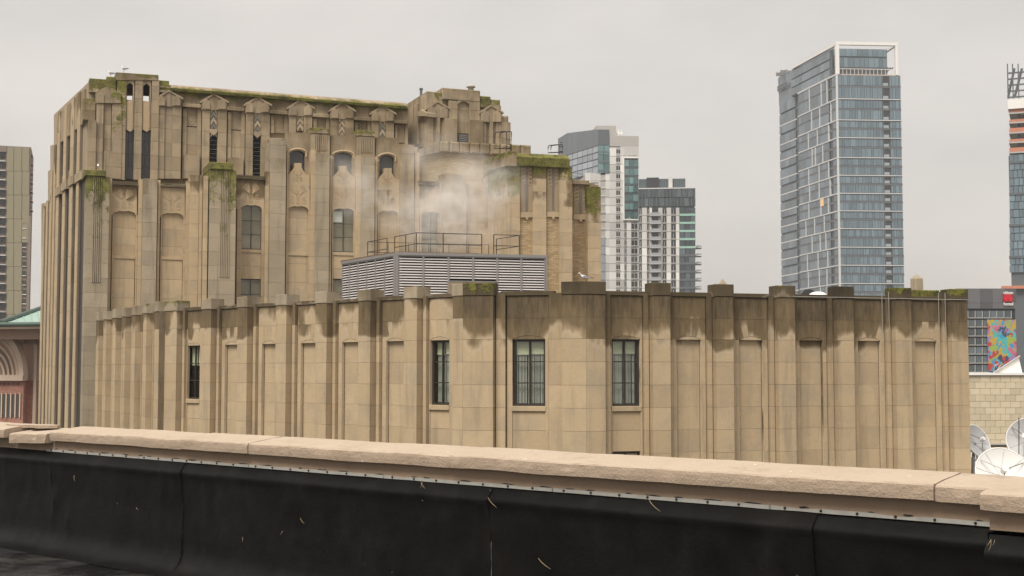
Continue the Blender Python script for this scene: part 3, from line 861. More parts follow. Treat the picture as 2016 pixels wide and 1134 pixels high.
# ---------------- upper wall, set back
YU = 352
cop = []
n = 14
for k in range(n):
    x0 = 314 + (803 - 314) * k / n; x1 = 314 + (803 - 314) * (k + 1) / n
    y0 = 163.5 + (200 - 163.5) * ((x0 + x1) / 2 - 330) / 470
    s0, s1, z0, z1 = WF.rect(x0, y0, x1, y0 + 14, -1.1)
    s0 += .01; s1 -= .01
    m = MB()   # weathered sloping coping, moss along the foot
    vs = [WF.W(s, d, z) for s in (s0, s1) for d, z in ((-1.15, z0), (-1.10, z0 + .16), (-1.55, z1), (-3.0, z1), (-3.0, z0))]
    m.add(vs, [(0, 1, 2, 3, 4)[::-1], (5, 6, 7, 8, 9), (0, 5, 6, 1)[::-1], (1, 6, 7, 2)[::-1], (2, 7, 8, 3)[::-1], (3, 8, 9, 4)[::-1], (4, 9, 5, 0)[::-1]], R.random(),
          moss=[1.0, .72, .2, .1, .6] * 2, dirt=[.5, .5, .3, .2, .4] * 2)
    m.build('coping_stone', STU, up)
gab = [(396.5, 447, 420.5, 184.5, 197), (482.5, 532, 507, 190.5, 203), (567.5, 616, 591, 196, 209), (649.5, 697.5, 673, 201.5, 214.5), (730.5, 777, 753, 207.5, 220)]
# frieze stones right under the coping, between and behind the gables
for k in range(18):
    x0 = 336 + 468 * k / 18; x1 = 336 + 468 * (k + 1) / 18
    y0 = 177 + 36.5 * ((x0 + x1) / 2 - 330) / 470
    pb('wall_stone', STU, x0 + .15, y0, x1 - .15, y0 + 24, -2.0, -1.50 + .03 * R.random(), up, dirt=(.75, .5), moss=(.72, .05), cham=.012)
def chev(xc, y, w, h, d, parent, mat):
    pp('chevron', mat, [(xc - w, y + h), (xc, y + h * .45), (xc + w, y + h), (xc + w, y + h * .55), (xc, y), (xc - w, y + h * .55)], d - .05, d, parent)
def gable(x0, x1, xp, yp, ye, ybot, d, yb2, slot=True, dark=True):
    body = pp('gable_head', STU, [(x0, ye + 20), (x0, ye), (xp, yp), (x1, ye), (x1, ye + 20)], -2.0, d, dirt=(.6, .3), cham=.02)
    # raking hood
    m = MB()
    for (ax, ay), (bx, by) in (((x0 - 3, ye + 3), (xp, yp - 1)), ((xp, yp - 1), (x1 + 3, ye + 3))):
        a = WF.P(ax, ay, d); b = WF.P(bx, by, d)
        m.prism(WF, [(a[0], a[1] - .12), (b[0], b[1] - .12), b, a], -2.0, d + .06, tint=.5)
    m.build('raking_coping', STU, body)
    wl = (x1 - x0)
    for a, b in ((x0 + 2, x0 + wl * .35), (x0 + wl * .65, x1 - 2)):
        c = (a + b) / 2
        pp('gable_panel', STU, [(a, ye + 18), (a, ye + 5), (c, ye - 3), (b, ye + 5), (b, ye + 18)], d - .1, d + .11, body, dirt=(.5, .3), cham=.02)
        pstack('wall_stone', STU, a - 1, ye + 20, b - (1.5 if a < xp else -1) , yb2, -2.0, d - .02, up, dirt=(2.0, .55))
    xc = xp; w = wl * .115; y = ye - 1; k = 0
    pb('chevron_strip', STU, xc - w * 1.75, ye - 2, xc + w * 1.75, ybot, -2.0, d - .12, body)
    while y < ybot - 8:
        chev(xc, y, w, 17, d - .05 - .004 * (k % 2), body, ('chevron_dark', 'chevron_light', 'chevron_dark', 'chevron_light')[k % 4] if dark else (STU, 'chevron_light')[k % 2])
        y += 11.5; k += 1
    if slot:
        pp('chevron_drop', STU, [(xc - w * 1.3, ybot - 8), (xc - w * 1.3, ybot - 2), (xc, ybot + 5), (xc + w * 1.3, ybot - 2), (xc + w * 1.3, ybot - 8)], -1.9, d - .0, body)
    return body
for i, (x0, x1, xp, yp, ye) in enumerate(gab):
    yb = [262, 267, 257, 268, 275][i]
    gable(x0, x1, xp, yp, ye, yb, -1.28, [YU, YU, 270, 275, 282][i], slot=i < 2, dark=i in (0, 1, 4))
# louvred slots under the first two gables
for (x0, x1, y0, y1) in ((412.5, 432.5, 262, YU), (499, 518.5, 267, YU)):
    s0, s1, z0, z1 = WF.rect(x0, y0, x1, y1, -1.5)
    fr = onebox('louvre_slot', 'interior', deco, WF, s0, s1, z0, z1, -2.2, -1.70)
    k = 0; z = z1 - .2
    while z > z0:
        onebox('louvre_blade', 'dark_iron' if k % 2 else 'window_grey', fr, WF, s0 + .02, s1 - .02, z - .025, z + .025, -1.68, -1.56)
        z -= .14; k += 1
# panels between the gables
for i in range(len(gab) + 1):
    x0 = 359 if i == 0 else gab[i - 1][1] + .5; x1 = 803 if i == 5 else gab[i][0] - .5
    y0 = 206 + 36.5 * ((x0 + x1) / 2 - 400) / 470
    yb = YU if i < 2 else (262, 262, 266, 275, 285)[i - 1]
    pb('string_course', STU, x0, y0, x1, y0 + 7, -2.0, -1.22, dirt=(.8, .5), cham=.03, moss=(.4, .2))
    w = x1 - x0
    pstack('wall_stone', STU, x0, y0 + 9, x0 + w * .22, yb, -2.0, -1.42, up, dirt=(2.5, .6))
    pstack('wall_stone', STU, x1 - w * .22, y0 + 9, x1, yb, -2.0, -1.42, up, dirt=(2.5, .6))
    body = pb('carved_panel', STU, x0 + w * .22, y0 + 8, x1 - w * .22, y0 + 44, -2.0, -1.58, dirt=(.5, .2))
    m = MB()
    a, b, za, zb = WF.rect(x0 + w * .24, y0 + 10, x1 - w * .24, y0 + 44, -1.58)
    for k in range(4):
        z = zb - (zb - za) * (.15 + .2 * k); c = (a + b) / 2
        for sg in (-1, 1):
            m.tube([WF.W(c, -1.575, z - .22), WF.W(c + sg * (b - a) * .22, -1.575, z - .08), WF.W(c + sg * (b - a) * .46, -1.575, z + .16)], .025, 5)
    m.build('carved_fronds', STU, body)
    if yb - y0 > 60:
        pstack('wall_stone', STU, x0 + w * .18, y0 + 46, x1 - w * .18, y0 + 100, -2.0, -1.52, up, dirt=(2, .4))
        pstack('wall_stone', STU, x0 + w * .08, y0 + 100, x1 - w * .08, yb, -2.0, -1.2, up, dirt=(1.5, .7))
# ---------------- left pavilion with the two belfry openings
dv = -1.05
pv = pb('pavilion_wall', STU, 240.5, 198, 312, 255, -1.9, dv - .12, dirt=(.2, .4))
for x0, x1 in ((228.7, 247.5), (264.5, 279.5), (297.5, 312.3)):
    pstack('wall_stone', STU, x0, 158, x1, YU + 2, -2.0, dv, pv, dirt=(2.0, .35), moss=[(.9, .3), (.7, .3), (.6, .2)] if x0 < 230 else None, core=False)
pp('pavilion_top', STU, [(228.7, 158), (228.7, 142), (312.3, 147.5), (312.3, 158)], -6.1, dv + .03, moss=(.65, .15), dirt=(.75, .5), cham=.03)
for k, (x0, x1) in enumerate(((247.5, 264.5), (279.5, 297.5))):
    y = 163 + 1.5 * k; c = (x0 + x1) / 2
    pp('arch_stone', STU, [(x0, 170), (x0 + 2.5, 170)] + [(x0 + 2.5 + (x1 - x0 - 5) * q / 6, y + 5 - 5 * math.sin(math.pi * q / 6)) for q in range(7)] + [(x1 - 2.5, 170), (x1, 170), (x1, 158), (x0, 158)], -1.6, dv - .06)
    for a, b in ((x0, x0 + 2.5), (x1 - 2.5, x1)): pb('jamb', STU, a, 170, b, 199, -1.6, dv - .06)
    # panel between opening and long window, pointed drop at its foot
    m = MB()
    pp('drop_panel', ST, [(x0 + 1, 199), (x1 - 1, 199), (x1 - 1, 255), (c, 260), (x0 + 1, 255)], -1.8, dv - .08, pv, cham=.02)
    pp('drop_rib', ST, [(x1 - 5, 200), (x1 - 3.4, 200), (x1 - 3.4, 252), (x1 - 5, 252)], -1.8, dv - .02, pv)
    s0, s1, z0, z1 = WF.rect(x0 - .8, 254, x1 + .8, YU + 1, dv - .35)
    H = z1 - z0
    window(deco, WF, s0, s1, z0, z1, dv - .3, 3, [z0 + H * .25, z0 + H * .5, z0 + H * .75], .035, fmat='rail_iron', glass='window_dark', room=None, mull=.035, depth=.08)
# rear wall of the belfry, same openings, and its floor and cheeks
s0, s1, z0, z1 = WF.rect(228.7, 158, 312.3, 199, dv)
for a, b in ((247.5, 264.5), (279.5, 297.5)): pass
zf, zt = z0, z1
sh_ = .42   # the two rear openings lie a little further along
e = [s0, WF.S(248, dv, 180) + sh_, WF.S(263.5, dv, 180) + sh_, WF.S(280, dv, 180) + sh_, WF.S(296.5, dv, 180) + sh_, s1 + .3]
m = MB()
for i in (0, 2, 4): m.box(WF, e[i], e[i + 1], zf - .3, zt + .1, -6.0, -5.6)
m.build('belfry_rear_wall', STU, deco)
onebox('belfry_ceiling', 'interior', deco, WF, s0 + .1, s1 - .1, zt + .02, zt + .2, -5.9, -1.7)
onebox('belfry_cheek', STU, deco, WF, s0, s0 + .5, zf - .3, zt + .05, -5.62, -1.65)
onebox('belfry_cheek', STU, deco, WF, s1 + .02, s1 + .4, zf - .3, zt + .05, -5.62, -1.65)
# shoulders and gables of the left pavilion
pb('step_block', STU, 312.4, 158.5, 333, 182, -5.5, -1.15, moss=(.85, .2), dirt=(.6, .3), cham=.03)
pb('step_block', STU, 210, 151, 228.6, 180, -5.5, -1.15, moss=(1.0, .6), cham=.03)
pb('step_block', STU, 176, 155, 210, 182, -7, -1.4, moss=(.95, .5), cham=.03)
gable(308, 357.5, 332, 178, 190, 200, -1.15, YU, slot=False, dark=False)
pstack('wall_stone', STU, 323, 200, 343, YU, -1.9, -1.26, up)
def left_gable():
    body = pp('gable_head', STU, [(189, 203), (189, 180.5), (211.8, 169.5), (234, 181), (234, 203)], -2.0, -1.0, dirt=(.5, .3), moss=(.45, 0), cham=.02)
    pp('gable_panel', STU, [(219, 203), (219, 184), (227.6, 178.5), (238.5, 184), (238.5, 203)], -2.0, -.9, body, moss=(.9, .3), cham=.02)
    pp('gable_panel', STU, [(191, 203), (191, 186), (198, 181), (205, 186), (205, 203)], -2.0, -.93, body, cham=.02)
left_gable()
pstack('wall_stone', STU, 189, 203.5, 203, YU, -2.0, -1.0, up, dirt=(2, .3))
pstack('wall_stone', STU, 203.5, 203.5, 219, 297, -2.0, -1.16, up, dirt=(2, .3)); pstack('wall_stone', STU, 203.5, 297, 219, YU, -2.0, -1.0, up)
pstack('wall_stone', STU, 219.5, 203.5, 240, YU, -2.0, -1.0, up, dirt=(2, .3), moss=[(.45, .55), (.55, .55), (.5, .3)])
pstack('wall_stone', STU, 173, 236, 189, YU, -3.0, -.85, up, dirt=(2.5, .75))
pstack('wall_stone', STU, 164, 194, 188, 236, -4.0, -1.3, up, dirt=(2.0, .7), moss=[(.6, .4), (.5, .2)])

# ---------------- right pavilion
pvr = pb('pavilion_wall', MORTU, 842, 240, 1003, 300, -12, -1.35)
onebox('core', MORTU, deco, WF, WF.S(845, -1.5, 220), WF.S(985, -1.5, 220), WF.Z(910, 280, -1.5), WF.Z(910, 203, -1.5), -8, -1.35)
pb('pavilion_top', STU, 871.5, 175.5, 945.5, 198, -8, -.95, dirt=(.75, .45), moss=(.45, .05), cham=.04)
pstack('wall_stone', STU, 883, 198, 901, 283, -2, -.98, pvr, dirt=(2, .5), core=False); pstack('wall_stone', STU, 924, 198, 945, 283, -2, -.98, pvr, dirt=(2, .5), core=False)
w = 23
pp('arch_stone', STU, [(901, 205)] + [(901 + w * q / 8, 205 - 6 * math.sin(math.pi * q / 8)) for q in range(1, 8)] + [(924, 205), (924, 197.8), (901, 197.8)], -2, -.98, pvr)
pstack('panel_stone', STU, 900.5, 199, 924.5, 263, -2, -1.2, pvr, core=False)
q = WF.rect(903, 264, 921.5, 282, -1.15)
vt = onebox('vent_grille', 'interior', deco, WF, *q, -2, -1.3)
for k in range(5):
    z = q[2] + (q[3] - q[2]) * (k + .5) / 5
    onebox('louvre_blade', 'frame_metal', vt, WF, q[0] + .02, q[1] - .02, z - .045, z + .03, -1.29, -1.16)
pb('step_block', STU, 855, 182, 871.4, 212, -8, -1.1, moss=(.65, .2), dirt=(.6, .4), cham=.03)
pb('step_block', STU, 841, 180.5, 871, 186, -8, -1.6, dirt=(.6, .4), cham=.03)
pb('step_block', STU, 945.6, 189.5, 966, 212, -8, -1.1, moss=(.8, .4), dirt=(.6, .4), cham=.03)
pb('step_block', STU, 966.1, 196, 985, 215, -8, -1.25, moss=(.6, .4), dirt=(.6, .4), cham=.06)
pb('step_block', STU, 984, 227, 1002, 245, -6, -1.2, dirt=(.4, .2), cham=.12)
pstack('wall_stone', STU, 984, 240, 1005.5, 287, -6, -1.05, pvr, dirt=(1.5, .4), core=False)
for (x0, x1, xp, yp, ye) in ((841.5, 883, 861.5, 199, 210), (946, 988, 966.5, 207, 218)):
    body = pp('gable_head', STU, [(x0, ye + 22), (x0, ye), (xp, yp), (x1, ye), (x1, ye + 22)], -2.5, -.95, dirt=(.6, .3), cham=.02)
    wl = x1 - x0
    pp('gable_panel', STU, [(x0 + 1, ye + 22), (x0 + 1, ye + 6), (x0 + wl * .22, ye - 1), (x0 + wl * .4, ye + 6), (x0 + wl * .4, ye + 22)], -2, -.85, body, cham=.02)
    pp('gable_panel', STU, [(x1 - wl * .4, ye + 22), (x1 - wl * .4, ye + 6), (x1 - wl * .2, ye - 1), (x1 - 1, ye + 6), (x1 - 1, ye + 22)], -2, -.85, body, cham=.02)
    m = MB()
    for (ax, ay), (bx, by) in (((x0 - 3, ye + 3), (xp, yp - 1)), ((xp, yp - 1), (x1 + 3, ye + 3))):
        a = WF.P(ax, ay, -.95); b = WF.P(bx, by, -.95)
        m.prism(WF, [(a[0], a[1] - .12), (b[0], b[1] - .12), b, a], -2.0, -.88, tint=.5)
    m.build('raking_coping', STU, body)
    for a, b, d in ((0, .28, -.98), (.28, .42, -1.1), (.42, .6, -.94), (.6, .72, -1.1), (.72, 1, -.98)):
        pstack('wall_stone', STU, x0 + wl * a, ye + 22, x0 + wl * b, 287, -2.2, d, pvr, dirt=(1.5, .4), core=False)
pb('wall_stone', STU, 876, 233, 900, 285, -2.2, -.72, pvr, dirt=(.7, .5), cham=.02)
pb('wall_stone', STU, 928, 236, 951.5, 287, -2.2, -.72, pvr, dirt=(.8, .6), cham=.02)
# left return of this pavilion, seen obliquely
WRet = Wall(WF.W(WF.S(842, -1.0, 230), -1.0, 0)[:2], -60)
pp('pavilion_return', STU, [(803, 290), (803, 204), (842, 180), (842, 290)], -1.5, -.03, W=WRet, dirt=(.5, .2), moss=(.3, 0))
for a, b, yy in ((806, 813, 212), (815, 822, 205)):
    pb('return_rib', STU, a, yy, b, 284, -.4, .12, W=WRet, dirt=(.4, .1), cham=.02)
pp('return_gable', STU, [(819, 229), (819, 223), (828, 215), (839, 222), (839, 229)], -.5, .3, W=WRet, cham=.03)

# ---------------- brick penthouse under it
CREAM_A = math.radians(21.5)
brick_mat('cream_brick', (0.42, 0.33, 0.205, 1), (0.53, 0.43, 0.28, 1), (0.30, 0.24, 0.165, 1), 1.0, CREAM_A, .32, .105)
brick_mat('cream_brick_tower', (0.36, 0.25, 0.135, 1), (0.53, 0.40, 0.235, 1), (0.26, 0.2, 0.13, 1), 1.0, CREAM_A, .34, .115)
ph = pb('penthouse_wall', 'cream_brick', 826, 299, 1003, 420, -4, -.5)
for k in range(9):
    x0 = 866 + (1046 - 866) * k / 9; x1 = 866 + (1046 - 866) * (k + 1) / 9; y = 277.5 + 8.5 * ((x0 + x1) / 2 - 866) / 180
    pb('coping_stone', STU, x0 + .2, y, x1 - .2, y + 22, -5.5, -.2, ph, dirt=(.85, .35), moss=(.45, .2), cham=.1)
pp('coping_stone', STU, [(826, 308), (826, 294), (865.8, 277.5), (865.8, 300)], -3.0, -.22, ph, dirt=(.7, .3), cham=.03)

# ---------------- brick tower at the right
DB = 4.2
bt = onebox('brick_tower_wall', 'cream_brick_tower', deco, WF, WF.S(1001, DB - .2), WF.S(1127, DB - .2), -ZC + .03, WF.Z(1062, 328, DB - .2), -6, DB - .22)
for k in range(5):
    x0 = 999.5 + (1122 - 999.5) * k / 5; x1 = 999.5 + (1122 - 999.5) * (k + 1) / 5; y = 297.5 + 5.5 * ((x0 + x1) / 2 - 1000) / 122
    s0, s1, z0, z1 = WF.rect(x0 + .15, y, x1 - .15, y + 27, DB + .22)
    vs = [WF.W(s, d, z) for s in (s0, s1) for d, z in ((DB + .18, z0), (DB + .24, z0 + (z1 - z0) * .62), (DB - .35, z1), (DB - 4.4, z1), (DB - 4.4, z0))]
    MB().add(vs, [(0, 1, 2, 3, 4)[::-1], (5, 6, 7, 8, 9), (0, 5, 6, 1)[::-1], (1, 6, 7, 2)[::-1], (2, 7, 8, 3)[::-1], (3, 8, 9, 4)[::-1], (4, 9, 5, 0)[::-1]], R.random(),
             moss=[.85, .95, .75, .5, .6] * 2, dirt=[.6, .6, .5, .3, .5] * 2).build('coping_stone', STU, bt)
# sloping left return coping
WT = Wall(WF.W(WF.S(1000, DB, 340), DB, 0)[:2], 21.5 - 90)
pstack('return_stone', ST, 958, 330, 999.5, YB, -.35, -.02, W=WT, dirt=(1.2, .6), core=False)
pp('coping_stone', STU, [(962, 336), (962, 322), (999, 298), (999, 326)], -.5, .14, bt, W=WT, moss=(.7, .1), dirt=(.7, .4), cham=.02)
def brick_panel(x0, x1, y0, y1, ycarve, d):
    body = pb('carved_panel', STU, x0, y0, x1, ycarve - 14, d - .6, d - .17, dirt=(.8, .3))
    m = MB(); s0, s1, z0, z1 = WF.rect(x0, y0, x1, ycarve - 14, d - .17)
    w = (s1 - s0) / 2; c = (s0 + s1) / 2
    z = z1 - .12
    k = 0
    while z > z0 + .1:
        for sg in (-1, 1):
            if k < 5:
                m.tube([WF.W(c + sg * w * (.55 + .32 * math.cos(a)), d - .165, z + .13 * math.sin(a)) for a in [q * .7 for q in range(9)]], .028, 5)
            else:
                m.tube([WF.W(c + sg * w * .32, d - .165, z - .1), WF.W(c + sg * w * .92, d - .165, z + .1)], .03, 5)
        z -= .26 if k < 5 else .15
        k += 1
    m.build('carved_scrolls', ST, body)
    pb('carved_slot', 'chevron_dark', x0 + (x1 - x0) * .42, y0 + 14, x0 + (x1 - x0) * .58, ycarve - 16, d - .3, d - .15, body)
    pp('drop_stone', ST, [(x0, ycarve - 14), (x1, ycarve - 14), (x1, ycarve - 4), (x0 + (x1 - x0) * .62, ycarve - 4), ((x0 + x1) / 2, ycarve + 2), (x0 + (x1 - x0) * .38, ycarve - 4), (x0, ycarve - 4)], d - .6, d - .1, cham=.01)
pstack('pier_stone', ST, 1000, 326, 1024, YB, -1, DB, bt, dirt=(4, .4), moss=[(1.0, .75), (.75, .5), (.55, .2)])
brick_panel(1024.5, 1050, 325, 0, 432, DB)
pstack('pier_stone', ST, 1050, 327, 1076, YB, -1, DB, bt, dirt=(4, .55), moss=[(.8, .3)])
brick_panel(1076.5, 1102, 327, 0, 431, DB)
pstack('pier_stone', ST, 1102, 328, 1127, YB, -1, DB, bt, dirt=(4, .6), moss=[(.75, .55), (.4, .2)])
DT = DB - 1.2
onebox('brick_tower_wall', 'cream_brick_tower', deco, WF, WF.S(1126, DT - .2), WF.S(1180, DT - .2), -ZC + .04, WF.Z(1150, 362, DT - .2), -6, DT - .22)
pb('coping_stone', STU, 1127, 354.5, 1160.5, 363, -3, DT + .05, bt, dirt=(.7, .4), moss=(.5, .3), cham=.03)
pb('coping_stone', STU, 1160, 360, 1171, 368, -3, DT - .1, bt, dirt=(.7, .4), cham=.03)
brick_panel(1129, 1158, 363, 0, 436, DT)
pstack('pier_stone', ST, 1157.5, 367, 1183.5, YB, -2, DT + .3, bt, dirt=(4, .6), moss=[(1.1, .7), (.7, .55), (.55, .2)])

# ---------------- ribbed left flank
CAPR = stone_mat('limestone_shaded_side', (0.20, 0.165, 0.12, 1), (0.26, 0.215, 0.155, 1), (0.15, 0.125, 0.095, 1), (0.07, 0.055, 0.04, 1), 0.6, 0.5)  # core of the pale-faced ribs: their sides' shade is put into the colour
WS = Wall(WF.W(WF.S(172, -.9, 500), -.9, 0)[:2], -60.8)
fl = pp('flank_wall', MORTU, [(106, 700), (106, 226), (174, 162), (174, 700)], -1.0, -.02, W=WS)
def flank_top(px): return 158 + (174 - px) * .98
def rib(px0, px1, yt, d, moss=None, cap=True, dirt=(3, .6), mat=STG):
    s0 = WS.S(px0, d, 530); s1 = WS.S(px1, d, 530)
    zt = WS.Z((px0 + px1) / 2 + 6, yt, d)
    stack(WS, 'rib_stone', fl, s0, s1, grid(zt, -12, 2.05, 1.76), d - .05, d, ST if mat is STG else mat, dirt=lambda z: max(0, min(.6, .6 * (1 - (zt - z) / 4))), moss=moss, dj=.002)
    onebox('rib_core', CAPR, deco, WS, s0 + .01, s1 - .01, -ZC, zt - .04, -.6, d - .04, dirt=(.3, .1))
for p0, p1 in ((146, 151), (133, 139), (119.5, 124.5), (107, 112)):
    xt = (p0 + p1) / 2 + 8
    rib(p0, p1, flank_top(xt) + 8, .20)
    rib(p0 + 5, p1 + 2.5, flank_top(xt + 3) + 40, .09, mat=STU)
    # stepped pier crowns
    s0 = WS.S(p0, .3, 530); s1 = WS.S(p1, .3, 530)
    zt = WS.Z(xt + 4, flank_top(xt) + 2, .2)
    onebox('step_block', STU, deco, WS, s0 - .2, s1 + .25, zt - 2.2, zt, -.8, .14, cham=.05, dirt=(.6, .2))
# dark glazed strips in the recesses between the ribs
for p0, p1, yt in ((152, 164, 360), (139, 146.5, 368), (125, 133, 378), (112.5, 120, 388)):
    s0 = WS.S(p0, .02, 530); s1 = WS.S(p1 + 2.5, .02, 530)
    zt = WS.Z((p0 + p1) / 2, yt, 0)
    st_ = onebox('window_strip', 'bronze', deco, WS, s0, s1, -12, zt, -.3, .03)
    onebox('strip_hood', STU, st_, WS, s0, s1, zt, zt + .55, -.3, .30, dirt=(.5, .2))
    zt2 = WS.Z((p0 + p1) / 2 + 4, yt - 118, 0); zb2 = zt + 1.4
    if p0 < 150: onebox('window_strip', 'bronze', deco, WS, s0, s1, zb2, zt2, -.3, .025)
# lower, farther blocks
for x0, x1, yt in ((99, 107, 284), (94.5, 100, 334), (81.5, 95, 398)):
    pp('flank_block', STG, [(x0, 800), (x0, yt + 3), (x1, yt), (x1, 800)], -5, .02, W=WS, dirt=(.3, 0), moss=(.2, 0))
for p0, p1, yt in ((94.5, 98.5, 334), (101, 104.5, 285), (88, 91, 393), (81.5, 84.5, 404)):
    rib(p0, p1, yt, .20, moss=[(.5, .2)] if yt > 390 else None)
onebox('core', MORTU, deco, WS, WS.S(82, 0, 530), 0, -ZC + .05, WS.Z(150, 400, 0), -8, -.2)

# roof slab over the main block
MB().add([WF.W(s0U + .3, -2.2, zU), WF.W(s1U, -2.2, zU), WF.W(s1U, -14, zU), WF.W(s0U + .3, -14, zU)], [(0, 1, 2, 3)]).build('roof', 'roof_gravel', deco)
# ================================================================== louvred cooling tower on the wing roof
ct = thing('cooling_tower_enclosure', 'grey metal louvred enclosure steaming on the roof of the low wing', 'cooling tower', at(781, 590, 63))
WC = Wall((ray(781, 540).x / ray(781, 540).y * 63, 63), 14)
WCL = Wall(WC.o, -58)
zt = WC.Z(930, 500.5); zb = 2.38
sE = WC.S(1077, 0, 540); sW = WCL.S(672.5, 0, 540)
def louvre_panel(W, s0, s1, ztop, zbot, pitch=.127, d=0.0):
    p = onebox('louvre_panel', 'interior', ct, W, s0, s1, zbot, ztop, d - .35, d - .2)
    m = MB()
    m.box(W, s0, s0 + .05, zbot, ztop, d - .19, d + .015).box(W, s1 - .05, s1, zbot, ztop, d - .19, d + .015)
    m.box(W, s0 + .05, s1 - .05, ztop - .05, ztop, d - .19, d + .012).box(W, s0 + .05, s1 - .05, zbot, zbot + .05, d - .19, d + .012)
    m.build('panel_frame', 'frame_metal', p)
    a, b = s0 + .05, s1 - .05
    z = ztop - .06 - pitch
    vs = [W.W(s, dd, zz) for s in (a, b) for dd, zz in ((d, z), (d - .085, z + .062), (d - .085, z + .078), (d, z + .018))]
    sl = MB().add(vs, [(0, 1, 2, 3), (7, 6, 5, 4), (0, 4, 5, 1), (1, 5, 6, 2), (2, 6, 7, 3), (3, 7, 4, 0)]).build('slat', 'louvre_metal', p)
    k = 1
    while z - k * pitch > zbot + .05:
        copy_to(sl, (0, 0, -k * pitch), p); k += 1
ex = [783.5, 833.5, 883, 931.5, 979, 1026.5, 1073.5]
for i in range(6):
    zbp = WC.Z(930, 555) if i in (2, 3) else zb
    louvre_panel(WC, WC.S(ex[i], 0, 540), WC.S(ex[i + 1], 0, 540), zt - .12, zbp)
exl = [673.5, 687.6, 704.5, 721.7, 739, 757, 775.5]
for i in range(6):
    louvre_panel(WCL, WCL.S(exl[i], 0, 540), WCL.S(exl[i + 1], 0, 540), zt - .14, zb)
m = MB()
m.box(WC, -.06, WC.S(783.3, 0, 540), zb, zt, -.3, .05)
m.box(WC, WC.S(1073.7, 0, 540), sE, zb, zt, -.3, .05)
m.build('corner_post', 'frame_metal', ct)
onebox('corner_post', 'frame_metal', ct, WCL, WCL.S(775.7, 0, 540), -.06, zb, zt, -.3, .05)
onebox('top_fascia', 'frame_metal', ct, WC, -.05, sE, zt - .115, zt + .03, -.3, .06)
onebox('top_fascia', 'frame_metal', ct, WCL, sW, -.01, zt - .135, zt + .02, -.3, .055)
m = MB()
k = sW
while k < -.3:
    l = .12 + .3 * R.random()
    m.box(WCL, k, k + l, zt + .02, zt + .045 + .02 * R.random(), -.2, .07); k += l + .05 + .1 * R.random()
m.box(WC, 0, 4.0, zt + .031, zt + .05, -.2, .065)
m.build('rusty_flashing', 'rusty_edge', ct)
c0 = Vector(WCL.W(sW, -.05, zt - .02)); c1 = Vector(WC.W(0, -.05, zt - .02)); c2 = Vector(WC.W(sE, -.05, zt - .02)); c3 = c2 + (c0 - c1)
MB().add([c0, c1, c2, c3], [(0, 1, 2, 3)]).build('top_deck', 'frame_metal', ct)
b0 = [Vector((p.x, p.y, p.z - 1.2)) for p in (c0, c1, c2, c3)]
# guard rail on top
gr = thing('guard_rail', 'dark pipe guard rail around the top of the louvred enclosure', 'railing', c1)
dR = -1.0
A = Vector(WC.W(WC.S(819.6, dR, 476), dR, zt)); ztop = WC.Z(872, 459.5, dR) - zt
ld = Vector((-WCL.dir.x, -WCL.dir.y, 0)); fd = Vector((WC.dir.x, WC.dir.y, 0))
def solve(p, d, px):
    u = (px - 1008) / F
    # rays bend a little with pitch: use the ray at row 476
    r = ray(px, 476); u = r.x / r.y
    return p + d * ((u * p.y - p.x) / (d.x - u * d.y))
B = solve(A, fd, 948.5); C = solve(A, fd, 972); D = solve(A, fd, 1022.5)
E = solve(A, ld, 777); E2 = solve(A, ld, 798.7); G = solve(A, ld, 762); H = solve(A, ld, 724)
back = ld * ((H - A).length)
up3 = Vector((0, 0, ztop))
def post(p, r=.024): MB().cyl(p, p + up3, r, 8).build('post', 'rail_iron', gr)
def rails(p, q, r=.02, hs=(1.0, .5)):
    for h in hs: MB().cyl(p + up3 * h, q + up3 * h, r, 8).build('rail', 'rail_iron', gr)
for p in (A, solve(A, fd, 872.5), B, C, D, E, E2, G, H): post(p)
rails(A, B); rails(C, D); rails(A, E); rails(G, H)
bk = D + ld * 6.0
D1 = D + ld * 2.2; post(D1); rails(D, D1)
H2 = solve(H, fd, 962)
for k in range(7): post(H.lerp(H2, k / 6), .018)
rails(H, H2, .016)

# ================================================================== steam
st = NT('steam_vapour')
st.t.nodes.remove(st.b)
pv_ = st.n('ShaderNodeVolumePrincipled'); pv_.inputs['Color'].default_value = (0.97, 0.935, 0.895, 1); pv_.inputs['Anisotropy'].default_value = 0.0
blobs = [((722, 395), 68, (1.7, 3.2, 1.25), 1.0), ((770, 420), 69, (2.0, 3.0, 1.2), 1.0), ((820, 410), 69.5, (2.2, 3.2, 1.7), 1.0), ((905, 385), 70, (2.6, 3.2, 2.0), 1.15), ((965, 370), 70, (2.2, 3.0, 1.6), 1.0),
         ((865, 450), 68, (2.4, 2.8, 1.8), 1.1), ((930, 440), 68, (2.4, 2.8, 1.7), .9), ((840, 310), 73, (1.6, 3.2, 1.6), .55), ((925, 325), 73, (1.9, 3.2, 1.2), .7), ((690, 350), 70, (1.4, 2.6, 1.3), .65), ((870, 280), 74, (1.8, 3, .9), .4)]
acc = None
nvec = st.n('ShaderNodeTexNoise'); nvec.inputs['Scale'].default_value = .35; nvec.inputs['Detail'].default_value = 3
st.l(st.pos(), nvec.inputs['Vector'])
wv = st.n('ShaderNodeVectorMath', operation='MULTIPLY_ADD'); wv.inputs[1].default_value = (2.2, 2.2, 2.0)
st.l(nvec.outputs['Color'], wv.inputs[0]); st.l(st.pos(), wv.inputs[2])
